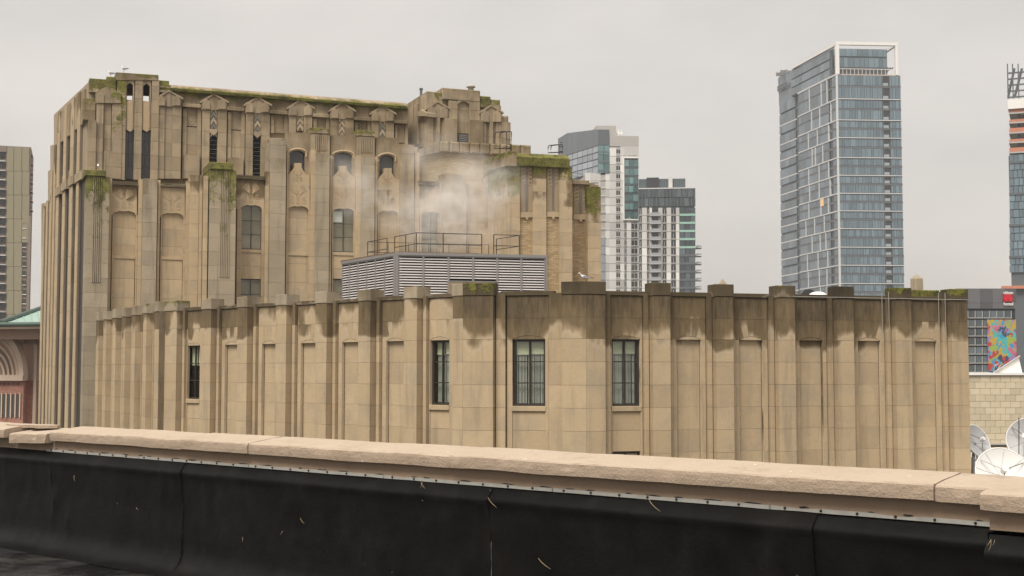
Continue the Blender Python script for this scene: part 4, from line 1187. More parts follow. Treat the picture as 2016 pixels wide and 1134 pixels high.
for (px, py), Y, rad, amp in blobs:
    c = at(px, py, Y) + Vector((1.1, 1.1, 1.0))
    sb = st.n('ShaderNodeVectorMath', operation='SUBTRACT'); sb.inputs[1].default_value = c; st.l(wv.outputs[0], sb.inputs[0])
    dv_ = st.n('ShaderNodeVectorMath', operation='DIVIDE'); dv_.inputs[1].default_value = rad; st.l(sb.outputs[0], dv_.inputs[0])
    ln = st.n('ShaderNodeVectorMath', operation='LENGTH'); st.l(dv_.outputs[0], ln.inputs[0])
    x = st.math('MULTIPLY', st.math('SUBTRACT', 1.0, ln.outputs['Value'], clamp=True), amp)
    acc = x if acc is None else st.math('MAXIMUM', acc, x)
nn = st.noise(.7, wv.outputs[0], 9, .74, (.8, .8, 1.15))
dens = st.math('MULTIPLY', acc, st.step(nn, .40, .66))
dens = st.math('MULTIPLY', st.math('POWER', dens, 1.05), 0.58)
st.l(dens, pv_.inputs['Density']); st.l(pv_.outputs[0], st.out.inputs['Volume'])
p0 = at(640, 520, 62); p1 = at(1060, 240, 79)
x0, x1, y0, y1, z0, z1 = -14.5, 3.0, 63.8, 78.5, ZC + zt + .1, ZC + 13.5
sm = MB().add([(x, y, z) for x in (x0, x1) for y in (y0, y1) for z in (z0, z1)], [(0, 1, 3, 2), (4, 6, 7, 5), (0, 4, 5, 1), (2, 3, 7, 6), (0, 2, 6, 4), (1, 5, 7, 3)]).build('steam', 'steam_vapour')
tag(sm, 'white steam drifting up from the louvred enclosure', None, kind='stuff')

# ================================================================== small things on the roofs
def hoop_ladder(x0, x1, ytop, ybot, d, label, W=WF):
    t = thing('roof_ladder', label, 'ladder', W.W(W.S(x0, d, ybot), d, W.Z(x0, ybot, d)), 'roof access ladders')
    for x in (x0, x1):
        s = W.S(x, d, ytop); zt_ = W.Z(x, ytop, d); zb_ = W.Z(x, ybot, d)
        pts = [W.W(s, d, zb_)] + [W.W(s, d, zt_ - .12), W.W(s, d - .08, zt_ - .02), W.W(s - .18, d - .3, zt_), W.W(s - .55, d - .55, zt_ - .03), W.W(s - .6, d - .6, zt_ - .15), W.W(s - .6, d - .6, zt_ - .85 * (zt_ - zb_)), W.W(s, d, zt_ - .85 * (zt_ - zb_))]
        MB().tube(pts, .035, 6).build('stile', 'dark_iron', t)
    n = 3
    for k in range(n):
        z = W.Z(x0, ybot, d) + .15 + .3 * k
        MB().cyl(W.W(W.S(x0, d, ytop), d, z), W.W(W.S(x1, d, ytop), d, z), .02, 6).build('rung', 'dark_iron', t)
hoop_ladder(997, 1007, 258, 297, 2.0, 'black hooped ladder rails beside the crown of the right pavilion')
hoop_ladder(1102, 1107.5, 284, 302, 2.6, 'black hooped ladder rails on top of the mossy brick tower')
# vent pipe and mushroom vent
p = at(829, 187, 92)
tag(MB().cyl(p - Vector((0, 0, .5)), p + Vector((0, 0, .4)), .09, 10).cyl(p + Vector((0, 0, .36)), p + Vector((0, 0, .48)), .13, 10).build('vent_pipe', 'mullion_dark'), 'thin dark vent pipe on the roof left of the right pavilion', 'pipe')
p = at(927, 176, 93)
mv = MB(); n = 14
prof = [(.0, .36), (.16, .34), (.28, .26), (.33, .14), (.27, .12), (.2, .1), (.2, -.3)]
vs = [(p.x + r * math.cos(2 * math.pi * k / n), p.y + r * math.sin(2 * math.pi * k / n), p.z + z) for r, z in prof for k in range(n)]
mv.add(vs, [(i * n + k, (i + 1) * n + k, (i + 1) * n + (k + 1) % n, i * n + (k + 1) % n) for i in range(len(prof) - 1) for k in range(n)])
tag(mv.build('roof_vent', 'grey_concrete', smooth=True), 'small pale mushroom vent on top of the right pavilion', 'vent')

# gulls
def gull(px, py, Y, face, label, L=.46, grp='gulls on the roofs', bend=0.0):
    base = at(px, py, Y)
    t = thing('gull', label, 'gull', base, grp)
    fx = math.cos(face); fy = math.sin(face); h = .15
    def G(x, y, z): return (base.x + L * (x * fx - y * fy), base.y + L * (x * fy + y * fx), base.z + L * z)
    # body, neck and head lofted as one surface: (x, z, half width, half height)
    sec = [(-.62, .40, .012, .012), (-.52, .41, .05, .03), (-.35, .43, .11, .09), (-.12, .46, .155, .15), (.10, .49, .16, .165), (.24, .56, .12, .13), (.31, .66, .085, .085), (.345, .745, .078, .075), (.40, .79, .08, .072), (.455, .79, .055, .05), (.485, .785, .022, .02)]
    n = 10; vs = []; fs = []
    for x, z, a, b in sec:
        for k in range(n):
            q = 2 * math.pi * k / n
            vs.append(G(x, a * math.cos(q), z + b * math.sin(q)))
    for i in range(len(sec) - 1):
        for k in range(n): fs.append((i * n + k, i * n + (k + 1) % n, (i + 1) * n + (k + 1) % n, (i + 1) * n + k))
    fs.append(tuple(reversed(range(n)))); fs.append(tuple((len(sec) - 1) * n + k for k in range(n)))
    MB().add(vs, fs).build('body', 'gull_white', t, smooth=True)
    MB().tube([G(.48, 0, .785), G(.54, 0, .78), G(.59, 0, .755)], [L * .024, L * .02, L * .006], 6).build('beak', 'gull_yellow', t)
    for sg in (-1, 1):
        w = [(.14, .55), (.05, .60), (-.25, .545), (-.62, .43), (-.78, .40), (-.55, .37), (-.20, .38), (.08, .43)]
        m = MB()
        v = [G(x, sg * (.165 - .10 * max(0, -x - .1)), z) for x, z in w] + [G(x, sg * (.14 - .11 * max(0, -x - .1)), z) for x, z in w]
        k = len(w)
        m.add(v, [tuple(range(k)), tuple(reversed(range(k, 2 * k)))] + [(i, (i + 1) % k, k + (i + 1) % k, k + i) for i in range(k)])
        wg = m.build('wing', 'gull_grey', t)
        MB().tube([G(-.55, sg * .115, .42), G(-.70, sg * .10, .41), G(-.82, sg * .085, .40)], [L * .03, L * .025, L * .006], 5).build('wing_tip', 'gull_black', wg)
        MB().tube([G(.02, sg * .06, .34), G(.0, sg * .06, .17), G(.02, sg * .06, 0)], L * .016, 5).build('leg', 'gull_yellow', t)
        MB().add([G(.02, sg * .06, .012), G(.13, sg * .11, .008), G(.14, sg * .05, .008), G(.13, sg * .0, .008), G(.02, sg * .06, .03)], [(0, 1, 2, 4), (0, 4, 2, 3), (0, 3, 2, 1)]).build('foot', 'gull_yellow', t)
        MB().tube([G(.415, sg * .07, .81), G(.415, sg * .085, .81)], L * .012, 5).build('eye', 'gull_black', t)
    return t
p_gull = WM.W(WM.S(1149, .1, 555), .1, ZCAP + .02)
gull(1150, 556.5, p_gull[1] + .05, math.radians(196), 'white and grey gull standing on the wide dark cap of the low wing corner', .46)
gull(218, 151.5, 79.6, math.radians(170), 'grey backed gull on the mossy step left of the belfry top', .50)
gull(244, 142.5, 80.0, math.radians(150), 'gull at the highest point, on the belfry top of the tall building', .50)
gull(193, 334.5, 77.2, math.radians(110), 'gull standing on the mossy cap of the corner pier', .46)
# ================================================================== glass tower, right
gt = thing('glass_tower', 'tall blue glass tower with white grid lines and an open rooftop frame', 'building', at(1655, 1100, 450) * 1.0)
gt.location.z = 0
def wall_at(px, Y, deg):
    r = ray(px, 600); return Wall((r.x / r.y * Y, Y), deg)
WG = wall_at(1655, 450, 4); WH = wall_at(1655, 450, -78.5)
ys = [146, 194.5, 236, 271, 310, 345, 380.5, 415, 450, 486.5, 522, 558, 594]
zs = [WG.Z(1657, y) for y in ys]
sGE = WG.S(1778, 0, 400)
zgt = zs[0]
onebox('tower_core', 'mullion_dark', gt, WG, .05, sGE - .05, -ZC + .02, zgt, -40, -.35)
sH0 = WH.S(1531.5, 0, 400); sHn = WH.S(1574, 0, 400); sHm = WH.S(1564, 0, 400)
onebox('tower_core', 'mullion_dark', gt, WH, sHn, -.05, -ZC + .02, zgt - .05, -12, -.35)
onebox('tower_core', 'mullion_dark', gt, WH, sH0, sHn, -ZC + .02, zgt - .3, -12, -1.4)
def pane_row(W, s0, s1, z0, z1, d, mat, parent, wmin, wmax, rr, skip=None, name='glass_band', dark=.12, seed_w=None):
    m = MB(); x = s0; i = 0
    while x < s1 - .2:
        w = seed_w[i % len(seed_w)] if seed_w else wmin + (wmax - wmin) * rr.random(); i += 1
        x1 = min(s1, x + w)
        if s1 - x1 < .4: x1 = s1
        if not (skip and x1 > skip[0] and x < skip[1]):
            t = rr.random() ** 1.3
            if rr.random() < dark: t = 0
            m.box(W, x + .06, x1 - .06, z0, z1, d - .2, d + .04 * rr.random(), tint=t)
        elif skip:
            if x < skip[0] - .3: m.box(W, x + .06, skip[0] - .06, z0, z1, d - .2, d, tint=rr.random())
            if x1 > skip[1] + .3: m.box(W, skip[1] + .06, x1 - .06, z0, z1, d - .2, d, tint=rr.random())
        x = x1
    o = m.build(name, mat, parent); o['kind'] = 'stuff'; return o
rr = random.Random(3)
b0, b1 = WG.S(1740.5, 0, 400), WG.S(1755.5, 0, 400)
c0_, c1_ = WH.S(1634.5, 0, 400), WH.S(1641.5, 0, 400)
pat = [1.25, .8, 1.2, .85, 1.9, .8, 1.25, .75, 1.3]
for i in range(len(zs) - 1):
    zt_, zb_ = zs[i], zs[i + 1]
    zm = (zt_ + zb_) / 2
    onebox('white_band', 'white_line', gt, WG, -.3, sGE + .1, zb_ - .16, zb_ + .14, -.4, .25)
    onebox('white_band', 'white_line', gt, WH, sHn - .2, .3, zb_ - .25, zb_ + .2, -.4, .2)
    onebox('white_band', 'white_line', gt, WH, sH0 - .2, sHm, zb_ - .3, zb_ + .2, -1.6, -.95)
    for (za, zc) in ((zm + .5, zt_ - .4), (zb_ + .3, zm - .25)):
        pane_row(WG, 0.25, sGE - .1, za, zc, 0, 'glass_blue', gt, .8, 1.6, rr, (b0, b1), seed_w=pat[rr.randrange(3):] + pat)
        # balcony: dark recess with a pale glass balustrade
        bal = onebox('balcony', 'window_dark', gt, WG, b0 + .1, b1 - .1, za, zc, -.34, -.25, tint=.6)
        onebox('balustrade', 'glass_pale', bal, WG, b0 + .3, b1 - .5, za, za + .95, -.1, -.05, tint=.5)
        onebox('side_screen', 'spandrel_grey', bal, WG, b0 + .12, b0 + .35, za, zc, -.24, -.02)
        pane_row(WH, sHn + .3, -.25, za, zc, 0, 'glass_side', gt, 2.0, 5.2, rr, (c0_, c1_), dark=.06)
        bal = onebox('balcony', 'window_dark', gt, WH, c0_ + .2, c1_ - .2, za + .4, zc, -.34, -.28, tint=.4)
        pane_row(WH, sH0 + .2, sHm - .2, za, zc, -1.0, 'glass_side', gt, 2.0, 6, rr, None, dark=.04)
    onebox('spandrel', 'spandrel_grey', gt, WG, .2, sGE - .05, zm - .24, zm + .40, -.3, .05)
    onebox('spandrel', 'spandrel_grey', gt, WH, sHn + .2, -.2, zm - .22, zm + .46, -.3, -.08)
    for k in range(3):
        x = sHn + (-sHn) * (.12 + .75 * ((k + rr.random()) / 3))
        onebox('white_fin', 'white_line', gt, WH, x - .3, x + .3, zb_ + .25, zt_ - .35, -.3, .15)
onebox('white_band', 'white_line', gt, WH, sHn - .2, .3, zgt - .3, zgt + .3, -.4, .2)
onebox('corner_fin', 'white_line', gt, WG, -.45, .2, -ZC, zgt, -.3, .22)
lw = NT('lit_window'); lw.base((.5, .3, .12, 1)); lw.b.inputs['Emission Color'].default_value = (1.0, .55, .2, 1); lw.b.inputs['Emission Strength'].default_value = .22
q = WH.rect(1614.5, 391, 1621, 406, .1); onebox('lit_window', 'lit_window', gt, WH, *q, -.1, .12)
# crown: set-back glass box and the open white frame
zf = WG.Z(1700, 88.5)
onebox('terrace_deck', 'pale_stucco', gt, WG, -.3, sGE, zgt - .2, zgt + .1, -40, -.3)
s0c = WG.S(1640, -8, 120); s1c = WG.S(1747, -8, 120)
onebox('crown_core', 'mullion_dark', gt, WG, s0c, s1c, zgt, WG.Z(1690, 96, -8), -32, -8.3)
for za, zc in ((WG.Z(1690, 133, -8), WG.Z(1690, 114, -8)), (WG.Z(1690, 111, -8), WG.Z(1690, 97, -8))):
    pane_row(WG, s0c + .2, s1c - .2, za, zc, -8, 'glass_blue', gt, 1.4, 2.4, rr)
for yy0, yy1 in ((146, 118), (116, 86)):
    pass
zz0 = zgt + .4
for k in range(3):
    h = (zf - .6 - zz0) / 3
    pane_row(WH, WH.S(1557, 0, 150), WH.S(1633, 0, 150), zz0 + k * h, zz0 + (k + 1) * h - .5, -.05, 'glass_side', gt, 2.5, 5, rr, dark=.02)
onebox('crown_core', 'mullion_dark', gt, WH, WH.S(1557, 0, 150), WH.S(1633, 0, 150), zgt, zf - .5, -1.2, -.4)
onebox('roof_frame', 'white_paint', gt, WG, -.3, WG.S(1768, 0, 90), zf, zf + 1.1, -1.2, 0)
onebox('roof_frame', 'white_paint', gt, WG, -.3, .9, zgt, zf - .02, -1.2, -.02)
onebox('roof_frame', 'white_paint', gt, WG, WG.S(1763, 0, 110), WG.S(1768, 0, 110), zgt, zf - .02, -1.2, -.02)
onebox('roof_frame', 'white_paint', gt, WG, WG.S(1763, 0, 110), WG.S(1768, 0, 110), zf + .01, zf + 1.0, -30, -1.25)
onebox('roof_frame', 'white_paint', gt, WH, WH.S(1557, 0, 110), -.5, zf + .02, zf + 1.08, -1.2, -.1)
m = MB()
for k in range(16):
    s = .8 + (sGE - 2) * k / 15
    m.box(WG, s, s + .12, zgt + .1, zgt + 2.0, -.6, -.45)
m.box(WG, .6, sGE - 1, zgt + 1.95, zgt + 2.1, -.62, -.43)
m.build('terrace_railing', 'white_paint', gt)
m = MB()
for k in range(22):
    s = .8 + (sGE - 3) * k / 21
    m.box(WG, s, s + .2, zgt + 2.8, zgt + 3.1, -7.5, -1.5)
m.box(WG, .6, sGE - 2, zgt + 2.5, zgt + 2.8, -2.2, -2.0).box(WG, .6, sGE - 2, zgt + 2.5, zgt + 2.8, -7.2, -7.0)
m.build('pergola', 'mullion_dark', gt)
# left wing crown and window cleaning cradle
zl = WH.Z(1545, 145, -1)
onebox('crown_core', 'glass_side', gt, WH, WH.S(1532, -1, 160), WH.S(1574, -1, 160), zgt - .3, zl, -3, -1.2, tint=.5)
pane_row(WH, WH.S(1532, -1, 160), WH.S(1545, -1, 160), WH.Z(1545, 176, -1), zl - .4, -1, 'glass_side', gt, 3, 6, rr)
m = MB()
s = WH.S(1531, 0, 170)
for dz in (0, 1.1): m.box(WH, s, s + 9, WH.Z(1535, 175, 0) + dz, WH.Z(1535, 175, 0) + dz + .18, -.2, .2)
for k in range(6): m.box(WH, s + 1.6 * k, s + 1.6 * k + .2, WH.Z(1535, 175, 0) - .6, WH.Z(1535, 175, 0) + 1.3, -.2, .15)
for k in range(2): m.box(WH, s + 4 * k, s + 4 * k + .3, zl, zl + 1.4, -5, .6)
m.box(WH, s, s + 7, zl + 1.0, zl + 1.2, -1, -.8)
m.build('cleaning_cradle', 'frame_metal', gt)

# ================================================================== white tower
wtw = thing('white_apartment_tower', 'white panelled apartment tower with grey metal crown and green glass bay', 'building', at(1228, 1000, 330)); wtw.location.z = 0
WW = wall_at(1200, 330, 5)
def wb(name, mat, x0, y0, x1, y1, d0, d1, parent, W, **k):
    q = W.rect(x0, y0, x1, y1, d1); return onebox(name, mat, parent, W, *q, d0, d1, **k)
def far_windows(parent, W, cols, rows, h, mat='window_dark', d=0.0, proto=None, frame='grey_concrete', skip=()):
    for j, y in enumerate(rows):
        for x0, x1 in cols:
            if (x0, j) in skip: continue
            s0, s1, z0, z1 = W.rect(x0, y, x1, y + h, d)
            w = onebox('window', mat, parent, W, s0, s1, z0, z1, d - .25, d - .12, tint=rr.random())
            m = MB()
            m.box(W, s0 - .1, s1 + .1, z0 - .12, z0, d - .1, d + .1); m.box(W, (s0 + s1) / 2 - .05, (s0 + s1) / 2 + .05, z0, z1, d - .2, d - .08)
            m.build('sill', frame, w)
def panel_face(parent, W, x0, x1, rows, mat, d, colsx, name='wall_panel', holes=()):
    """panels between the given rows and columns"""
    for i in range(len(rows) - 1):
        for a, b in zip(colsx[:-1], colsx[1:]):
            q = W.rect(a, rows[i], b, rows[i + 1], d)
            onebox(name, mat, parent, W, q[0] + .06, q[1] - .06, q[2] + .06, q[3] - .06, d - .3, d - .02 * rr.random())
onebox('tower_core', 'grey_concrete', wtw, WW, WW.S(1200, 0, 400), WW.S(1257, 0, 400), -ZC + .02, WW.Z(1230, 272, 0), -26, -.14)
onebox('tower_core', 'grey_concrete', wtw, WW, WW.S(1152, 0, 400), WW.S(1199.8, 0, 400), -ZC + .02, WW.Z(1176, 344, 0), -26, -.145)
rows = [299 + 16.25 * k - 4.7 for k in range(19)]
cA = [(1213.5, 1221)]; 
# vertical wall strips between window columns, floor by floor
strips = [(1200, 1213.2), (1221.3, 1229.4), (1233.8, 1242.8), (1255.3, 1257.5)]
for k in range(19):
    y0 = rows[k] - 3; y1 = y0 + 16.25
    for a, b in strips:
        if k < 8 and a > 1225: continue
        q = WW.rect(a, y0, b, y1, 0); onebox('wall_panel', 'white_panel', wtw, WW, q[0], q[1], q[2] + .05, q[3] - .05, -.3, 0)
    q = WW.rect(1213.2, y0 + 11.4, 1221.3, y1, 0); onebox('wall_panel', 'white_panel', wtw, WW, *q, -.3, -.02)
    if k >= 8:
        for a, b in ((1229.4, 1233.8), (1242.8, 1255.3)):
            q = WW.rect(a, y0 + 13.2, b, y1, 0); onebox('wall_panel', 'white_panel', wtw, WW, *q, -.3, -.02)
far_windows(wtw, WW, [(1213.4, 1221)], rows, 9.6)
far_windows(wtw, WW, [(1229.8, 1233.6)], rows[8:], 10.5); far_windows(wtw, WW, [(1243.2, 1255.2)], rows[8:], 10.8, 'window_grey')
wb('wall_panel', 'grey_concrete', 1200, 267.5, 1257.5, 288, -.3, 0, wtw, WW)
wb('wall_panel', 'white_panel', 1221.3, 288, 1257.5, 310.5, -.3, -.01, wtw, WW)
far_windows(wtw, WW, [(1227, 1231), (1237, 1241.3), (1245.3, 1253)], [294.5], 10.5, d=.02)
for k in range(7):
    y = 311.5 + 17 * k
    q = WW.rect(1229.5, y, 1257.5, y + 16, .15)
    pane_row(WW, q[0], q[1], q[2], q[3] - .5, .15, 'glass_green', wtw, 1.0, 1.3, rr, name='glass_bay', dark=.2)
    wb('spandrel', 'glass_dark', 1229.5, y - 2, 1257.3, y + 2, -.1, .1, wtw, WW)
wb('bay_frame', 'white_paint', 1227, 309, 1257.7, 311.3, -.2, .35, wtw, WW); wb('bay_frame', 'white_paint', 1227, 431, 1258, 433.5, -.2, .35, wtw, WW); wb('bay_frame', 'white_paint', 1227, 311.3, 1229.3, 431, -.2, .35, wtw, WW)
wb('lift_block', 'grey_concrete', 1174.5, 247.5, 1213, 300, -16, -3, wtw, WW)
m = MB(); q = WW.rect(1215, 254, 1226, 267, -3); m.cyl(WW.W(q[0] + .5, -3, q[2]), WW.W(q[0] + .5, -3, q[3]), .15); m.cyl(WW.W(q[1] - .3, -3, q[2]), WW.W(q[1] - .3, -3, q[3]), .12)
m.box(WW, q[0], q[1], q[2] + .3, q[2] + 1.0, -4, -3); m.build('rooftop_equipment', 'white_paint', wtw)
# lower left volume
for k in range(3, 19):
    y0 = rows[k] - 3
    for a, b in ((1152, 1163), (1163.2, 1182.5), (1192, 1200)):
        q = WW.rect(a, y0, b, y0 + 16.25, -.05); onebox('wall_panel', 'white_panel', wtw, WW, q[0], q[1], q[2] + .05, q[3] - .05, -.4, -.05)
    q = WW.rect(1182.5, y0 + 12.2, 1192, y0 + 16.25, -.05); onebox('wall_panel', 'white_panel', wtw, WW, *q, -.4, -.06)
far_windows(wtw, WW, [(1183, 1191.6)], rows[3:], 10.2, d=-.04)
far_windows(wtw, WW, [(1164.5, 1176.5)], [347], 11.5, d=.02)
for k in range(6):
    wb('glass_band', 'glass_pale', 1183.8, 468 + 17 * k, 1191, 483 + 17 * k, -.3, .12, wtw, WW, tint=.2)
# glass prow and metal crown on the left
for k in range(3):
    y = 286.5 + 18.2 * k
    q = WW.rect(1177.5, y, 1200, y + 17.6, .1); pane_row(WW, q[0], q[1], q[2], q[3], .1, 'glass_green', wtw, 1.3, 1.6, rr, name='glass_bay', dark=.3)
    wb('spandrel', 'glass_dark', 1177.5, y + 11, 1200, y + 14.5, 0, .16, wtw, WW, tint=.9)
WX = Wall(WW.W(WW.S(1177.5, .1, 300), .1, 0)[:2], -62)
wb('metal_crown', 'metal_clad', 1177.5, 255, 1200, 286, -9, .12, wtw, WW, tint=.15)
nX = 7
xs_ = [1098.5, 1117, 1127, 1137, 1147, 1157, 1167, 1177.5]
def topy(x): return 262 - (x - 1117) * .122 if x >= 1117 else 262 + (1117 - x) * .6
def boty(x): return 286 + (1177.5 - x) * .315
for a, b in zip(xs_[:-1], xs_[1:]):
    pts = WX.pts([(a + .1, boty(a)), (b - .1, boty(b)), (b - .1, topy(b)), (a + .1, topy(a))], 0)
    one('metal_crown', 'metal_clad', wtw, WX, pts, -3, -.03 * rr.random(), tint=.55 + .3 * rr.random())
for k in range(4):
    for a, b in zip(xs_[1:-1], xs_[2:]):
        f = lambda x, kk: boty(x) + 1 + kk * (13.5 - (1177.5 - x) * .02)
        pts = WX.pts([(a + .5, f(a, k + .85)), (b - .5, f(b, k + .85)), (b - .5, f(b, k)), (a + .5, f(a, k))], -.1)
        one('glass_band', 'glass_pale', wtw, WX, pts, -3, -.1, tint=rr.random())
pts = WX.pts([(1110, 345), (1177.4, 345), (1177.4, 290), (1110, 308)], -.4); one('tower_core', 'metal_clad', wtw, WX, pts, -6, -.4, tint=.7)
# terrace parapet and rail at its foot
m = MB(); q = WW.rect(1128, 340, 1152, 352, 3)
m.cyl(WW.W(q[0], 3, q[3]), WW.W(q[1], -1, q[3] + .2), .08).cyl(WW.W(q[0], 3, q[3] - .8), WW.W(q[1], -1, q[3] - .6), .08)
m.build('terrace_railing', 'frame_metal', wtw)

# ================================================================== second tower with balconies
bw = thing('balcony_apartment_tower', 'shorter white and dark glass apartment tower with a column of balconies', 'building', at(1315, 1000, 318)); bw.location.z = 0
WB = wall_at(1258, 318, -6)
onebox('tower_core', 'mullion_dark', bw, WB, WB.S(1257.5), WB.S(1369.5), -ZC + .02, WB.Z(1310, 371), -24, -.3)
q = WB.rect(1257.5, 371, 1368.5, 407, 0)
H = q[3] - q[2]
for k in range(2):
    pane_row(WB, q[0], q[1], q[2] + H * k / 2 + .1, q[2] + H * (k + 1) / 2 - .15, 0, 'glass_dark', bw, .9, 1.5, rr, dark=.2)
m = MB()
for k in range(17): 
    x = q[0] + (q[1] - q[0]) * k / 16; m.box(WB, x - .07, x + .07, q[2], q[3], -.1, .15)
m.build('glass_fins', 'spandrel_grey', bw)['kind'] = 'stuff'
wb('roof_edge', 'white_line', 1257.5, 369.5, 1369, 371.5, -24, .1, bw, WB)
wb('penthouse_glass', 'glass_dark', 1257.5, 352, 1349, 370, -18, -3, bw, WB, tint=.5)
wb('penthouse_block', 'vault_dark', 1273, 349.5, 1297, 368, -16, -2.5, bw, WB)
wb('penthouse_stack', 'white_panel', 1316, 348.5, 1324, 369, -14, -2.3, bw, WB)
m = MB(); qq = WB.rect(1258, 353, 1349, 369, -2.9)
for k in range(22):
    x = qq[0] + (qq[1] - qq[0]) * k / 21; m.box(WB, x - .05, x + .05, qq[2], qq[3], -3, -2.85)
m.build('glass_fins', 'mullion_dark', bw)['kind'] = 'stuff'
rb = [411.5 + 15.9 * k for k in range(12)]
colsb = [(1258.5, 1263.5), (1274, 1278.5), (1304.5, 1312), (1321.5, 1330.5)]
for k, y in enumerate(rb):
    y0 = y - 3
    edges = [1257.5, 1258.3, 1263.7, 1273.8, 1278.7, 1283.5, 1296, 1304.3, 1312.2, 1321.3, 1330.7, 1337.5]
    for j in range(0, len(edges) - 1):
        a, b = edges[j], edges[j + 1]
        solid = j % 2 == 0 or j == 10
        if j in (5,): continue
        if j % 2 == 0 or j == 10:
            q = WB.rect(a, y0, b, y0 + 15.9, 0); onebox('wall_panel', 'white_panel', bw, WB, q[0], q[1], q[2] + .04, q[3] - .04, -.3, 0)
        else:
            q = WB.rect(a, y0 + 13.2, b, y0 + 15.9, 0); onebox('wall_panel', 'white_panel', bw, WB, *q, -.3, -.02)
    # balcony
    if k < 10:
        q = WB.rect(1284, y, 1295.5, y + 12, -.2)
        wd = onebox('balcony_door', 'window_dark', bw, WB, q[0], q[1], q[2], q[3], -.3, -.12, tint=.5)
        q = WB.rect(1279.5, y + 11.5, 1301.5, y + 13.4, 1.2)
        bal = onebox('balcony', 'grey_concrete', bw, WB, q[0], q[1], q[2], q[3], -.1, 1.3)
        q2 = WB.rect(1280, y + 6.5, 1301, y + 11.5, 1.2)
        onebox('balustrade', 'glass_pale', bal, WB, q2[0], q2[1], q2[2], q2[3], 1.18, 1.24, tint=.3)
far_windows(bw, WB, colsb[:2] + colsb[2:], rb, 10, d=0)
for k in range(12):
    y = 409 + 16 * k
    q = WB.rect(1338, y, 1369.5, y + 11.5, .1)
    pane_row(WB, q[0], q[1], q[2], q[3], .1, 'glass_dark' if k > 4 else 'glass_dark', bw, 1.0, 1.5, rr, dark=.25)
    wb('floor_band', 'green_band' if k < 5 else 'spandrel_grey', 1338, y + 11.6, 1369.8, y + 15.8, -.1, .22, bw, WB)
for k in range(6):
    y = 483 + 16 * k
    q = WB.rect(1369.5, y + 3.5, 1381, y + 5.5, -2)
    bal = onebox('balcony', 'white_panel', bw, WB, q[0], q[1], q[2], q[3], -5, -1)
    q = WB.rect(1371, y, 1381, y + 3.5, -1); onebox('balustrade', 'glass_pale', bal, WB, *q, -1.1, -1.02, tint=.4)

# ================================================================== left tower
lt = thing('tan_apartment_tower', 'tan concrete apartment tower with small balconies at the left edge', 'building', at(30, 900, 250)); lt.location.z = 0
WT2 = wall_at(13, 250, 18)
zT = WT2.Z(35, 288)
onebox('tower_core', 'taupe_panel', lt, WT2, WT2.S(-30, 0, 400), WT2.S(58.5, 0, 400), -ZC, zT, -14, -.2)
for k in range(8):
    y0 = 290 + 47 * k
    for a, b in ((12.5, 27), (27, 43), (43, 58)) if k < 4 else ((12.5, 27), (27, 43)):
        q = WT2.rect(a, y0, b, y0 + 47, 0); onebox('wall_panel', 'olive_panel', lt, WT2, q[0] + .04, q[1] - .04, q[2] + .04, q[3] - .02, -.3, 0)
wb('roof_band', 'taupe_panel', -30, 286, 13, 298, -.3, .1, lt, WT2)
for k in range(20):
    y = 299 + 18.6 * k
    wb('floor_slab', 'white_panel', -30, y + 16.2, 11, y + 17.8, -.3, .35, lt, WT2)
    q = WT2.rect(-30, y, 11, y + 16, -.05)
    pane_row(WT2, q[0], q[1], q[2] + .35, q[3], -.05, 'window_dark', lt, .8, 1.1, rr, dark=.4)
    if k < 7:
        yy = 303 + 18.2 * k
        q = WT2.rect(57, yy, 64, yy + 1.6, -.5); bal = onebox('balcony', 'pink_stucco', lt, WT2, q[0], q[1], q[2], q[3], -4, -.4)
        if k: 
            q = WT2.rect(57.5, yy - 6, 62.5, yy, -.6); onebox('balustrade', 'taupe_panel', bal, WT2, *q, -3.8, -.8)
    else:
        yy = 441 + 18.5 * (k - 7)
        q = WT2.rect(44, yy, 51, yy + 8.5, .02); onebox('window', 'window_grey', lt, WT2, *q, -.25, -.08, tint=.1)
        q = WT2.rect(43.5, yy + 8.5, 51.5, yy + 10, .02); onebox('window_sill', 'white_panel', lt, WT2, *q, -.25, .08)
wb('side_face', 'taupe_panel', 51.5, 425, 56.8, 800, -.3, .02, lt, WT2)
pts = WT2.pts([(43.3, 440), (43.3, 433), (51, 425), (57, 425), (57, 440)], .01); one('side_face', 'olive_panel', lt, WT2, pts, -.3, .03)

# ================================================================== brick building with the arch, left edge
ab = thing('arched_brick_building', 'pink brick building with ribbed arch and green copper roof at left', 'building', at(35, 1000, 112)); ab.location.z = 0
WAb = wall_at(40, 112, -12)
WAc = wall_at(46, 112, 34)
brick_mat('pink_brick', (0.36, 0.16, 0.12, 1), (0.44, 0.21, 0.155, 1), (0.40, 0.28, 0.22, 1), 1.0, math.radians(-12), .30, .10)
brick_mat('red_brick', (0.20, 0.075, 0.055, 1), (0.27, 0.11, 0.08, 1), (0.25, 0.15, 0.11, 1), 1.0, math.radians(34), .34, .12)
wbk = wb('brick_wall', 'pink_brick', -60, 749, 45.5, 860, -6, 0, ab, WAb)
wb('brick_wall', 'red_brick', 45.5, 749, 66, 860, -6, -.05, ab, WAc)
wb('upper_wall', 'pink_stucco', -60, 655, 45, 749, -6, -.45, ab, WAb)
wb('upper_wall', 'pink_stucco', 45.5, 676, 67, 749, -6, -.25, ab, WAc)
